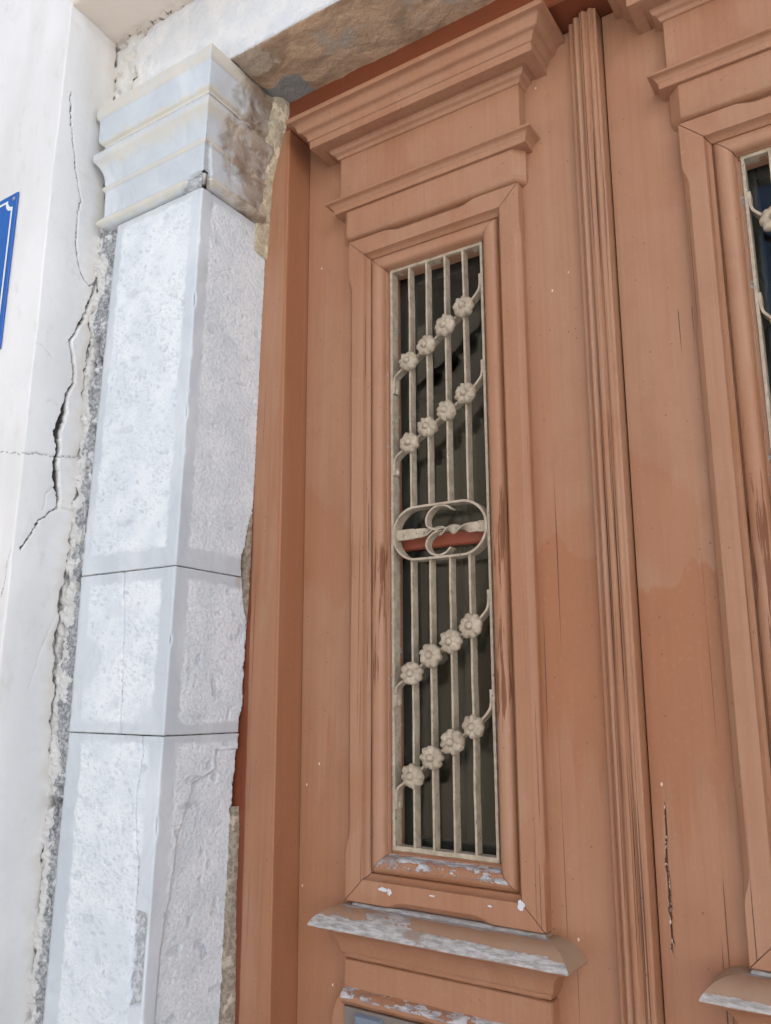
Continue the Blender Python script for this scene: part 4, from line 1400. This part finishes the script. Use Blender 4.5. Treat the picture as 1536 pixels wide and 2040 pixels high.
        # rivet tab on the side bar
        for zz in (zl - .034,):
            V = []
            F = []
            for i in range(3):
                for j in range(12):
                    a = 2 * math.pi * j / 12
                    r = (.0055, .0045, .0018)[i]
                    V.append((GX0 + t + .0043 + (0, .0018, .0026)[i], .009 + r * math.cos(a), zz + r * 1.3 * math.sin(a)))
            for i in range(2):
                for j in range(12):
                    F.append((i * 12 + j, i * 12 + (j + 1) % 12, (i + 1) * 12 + (j + 1) % 12, (i + 1) * 12 + j))
            F.append(tuple(24 + j for j in range(12)))
            gput('rivet', np.array(V), F, 1)
    return leaf


left_leaf = make_leaf(False)
right_leaf = make_leaf(True)

# a few spots where the top coat has flaked off to white primer
for cx_, cz_, rx, rz in ((-.166, 1.2969, .0062, .0078), (-.4124, 1.2882, .0105, .0040), (-.402, 1.2862, .0045, .0055), (-.218, 1.2885, .0040, .0016), (-.321, 1.2905, .0060, .0014)):
    n = 18
    rad = [random.uniform(.62, 1.15) for _ in range(n)]
    ring = [(cx_ + rx * rad[i] * math.cos(2 * math.pi * i / n), cz_ + rz * rad[i] * math.sin(2 * math.pi * i / n)) for i in range(n)]
    V = [(x, -.0244, z) for x, z in ring] + [(cx_ + (x - cx_) * .9, -.0249, cz_ + (z - cz_) * .9) for x, z in ring]
    F = [(i, (i + 1) % n, (i + 1) % n + n, i + n) for i in range(n)] + [tuple(n + i for i in range(n))]
    mesh('paint_chip', np.array(V), F, PRIMER, left_leaf)

# centre post fixed to the left leaf
pr = [(-.0265, .0), (-.0265, .0115), (-.0245, .0165), (-.0215, .0175), (-.0190, .0160), (-.0180, .0153), (-.0170, .0175), (-.0145, .0240), (-.0110, .0268), (-.0070, .0262), (-.0045, .0238), (-.0030, .0230),
      (-.0022, .0260), (.0000, .0315), (.0040, .0335), (.0085, .0330), (.0110, .0295), (.0120, .0280), (.0135, .0277), (.0145, .0295), (.0170, .0325), (.0205, .0330), (.0235, .0308), (.0245, .0285), (.0290, .0280), (.0290, -.008)]
pr = np.array(pr)
zs = np.linspace(.08, 2.7985, 300)
V = np.array([np.stack([pr[:, 0] + .0004 * (n1(np.array([z]), 6, 3)[0] - .5), -pr[:, 1] - .0008 * (n1(np.array([z]), 5, 5)[0] - .5), np.full(len(pr), z)], 1) for z in zs])
sp = np.broadcast_to(np.where((pr[:, 0] > -.007) & (pr[:, 0] < .026), 1.0, .12)[None], V.shape[:2])
cap_ = [(i) for i in range(len(pr))]
F = [tuple(q) for q in grid_faces(len(zs), len(pr))] + [tuple((len(zs) - 1) * len(pr) + i for i in cap_)]
mesh('cover_strip', V.reshape(-1, 3), F, PAINT, left_leaf, 42, dict(split=sp.ravel(), wear=np.full(sp.size, .25)), flip=True)

# ================================================================== curtain inside, street sign
xs = np.linspace(-.60, -.05, 160)
zs = np.linspace(.6, 2.22, 12)
Z, X = np.meshgrid(zs, xs, indexing='ij')
Y = .22 + .030 * np.sin(X * 2 * math.pi / .085 + .6 * np.sin(X * 23)) + .008 * np.sin(X * 190)
cu = mesh('curtain', np.stack([X, Y, Z], -1).reshape(-1, 3), grid_faces(len(zs), len(xs)), CURTAIN, None, 1)
tag(cu, "olive grey curtain hanging inside behind the left window grille", 'curtain')
md = cu.modifiers.new('thickness', 'SOLIDIFY'); md.thickness = .002

SX1, SZ1, SZ0, SX0 = -1.121, 2.651, 2.29, -1.60
sg = empty('street_sign', (SX1, PY, SZ0), "blue enamel sign with white border on the white wall, cut off at the left edge", 'sign')
v, f = bbox(SX0, SX1, PY - .0045, PY - .001, SZ0, SZ1, .001)
mesh('sign_plate', v, f, BLUE, sg)


def border():
    m, w, R = .0125, .0055, .020
    def loop(off):
        x0, x1, z0, z1 = SX0 + m + off, SX1 - m - off, SZ0 + m + off, SZ1 - m - off
        r = R + off * .3
        out = []
        for cx_, cz_, a0, a1 in ((x1, z1, 180 + 90, 180), (x0, z1, 360, 270), (x0, z0, 90, 0), (x1, z0, 180, 90)):
            for a in np.linspace(a0, a1, 9):
                out.append((cx_ + r * math.cos(math.radians(a)), cz_ + r * math.sin(math.radians(a))))
        return out
    A, B = loop(0), loop(w)
    n = len(A)
    V = [(x, PY - .0052, z) for x, z in A] + [(x, PY - .0052, z) for x, z in B]
    F = [(i, (i + 1) % n, (i + 1) % n + n, i + n) for i in range(n)]
    return np.array(V), F


v, f = border()
mesh('sign_border', v, f, WHITE, sg)
for x in (SX1 - .013, SX0 + .013):
    for z in (SZ1 - .013, SZ0 + .013):
        V = []; F = []
        for i in range(4):
            for j in range(14):
                a = 2 * math.pi * j / 14; r = (.0048, .0044, .003, .001)[i]
                V.append((x + r * math.cos(a), PY - .0045 - (0, .0012, .0022, .0026)[i], z + r * math.sin(a)))
        for i in range(3):
            for j in range(14):
                F.append((i * 14 + j, i * 14 + (j + 1) % 14, (i + 1) * 14 + (j + 1) % 14, (i + 1) * 14 + j))
        F.append(tuple(42 + j for j in range(14)))
        mesh('rivet', np.array(V), F, STEEL, sg, 1)
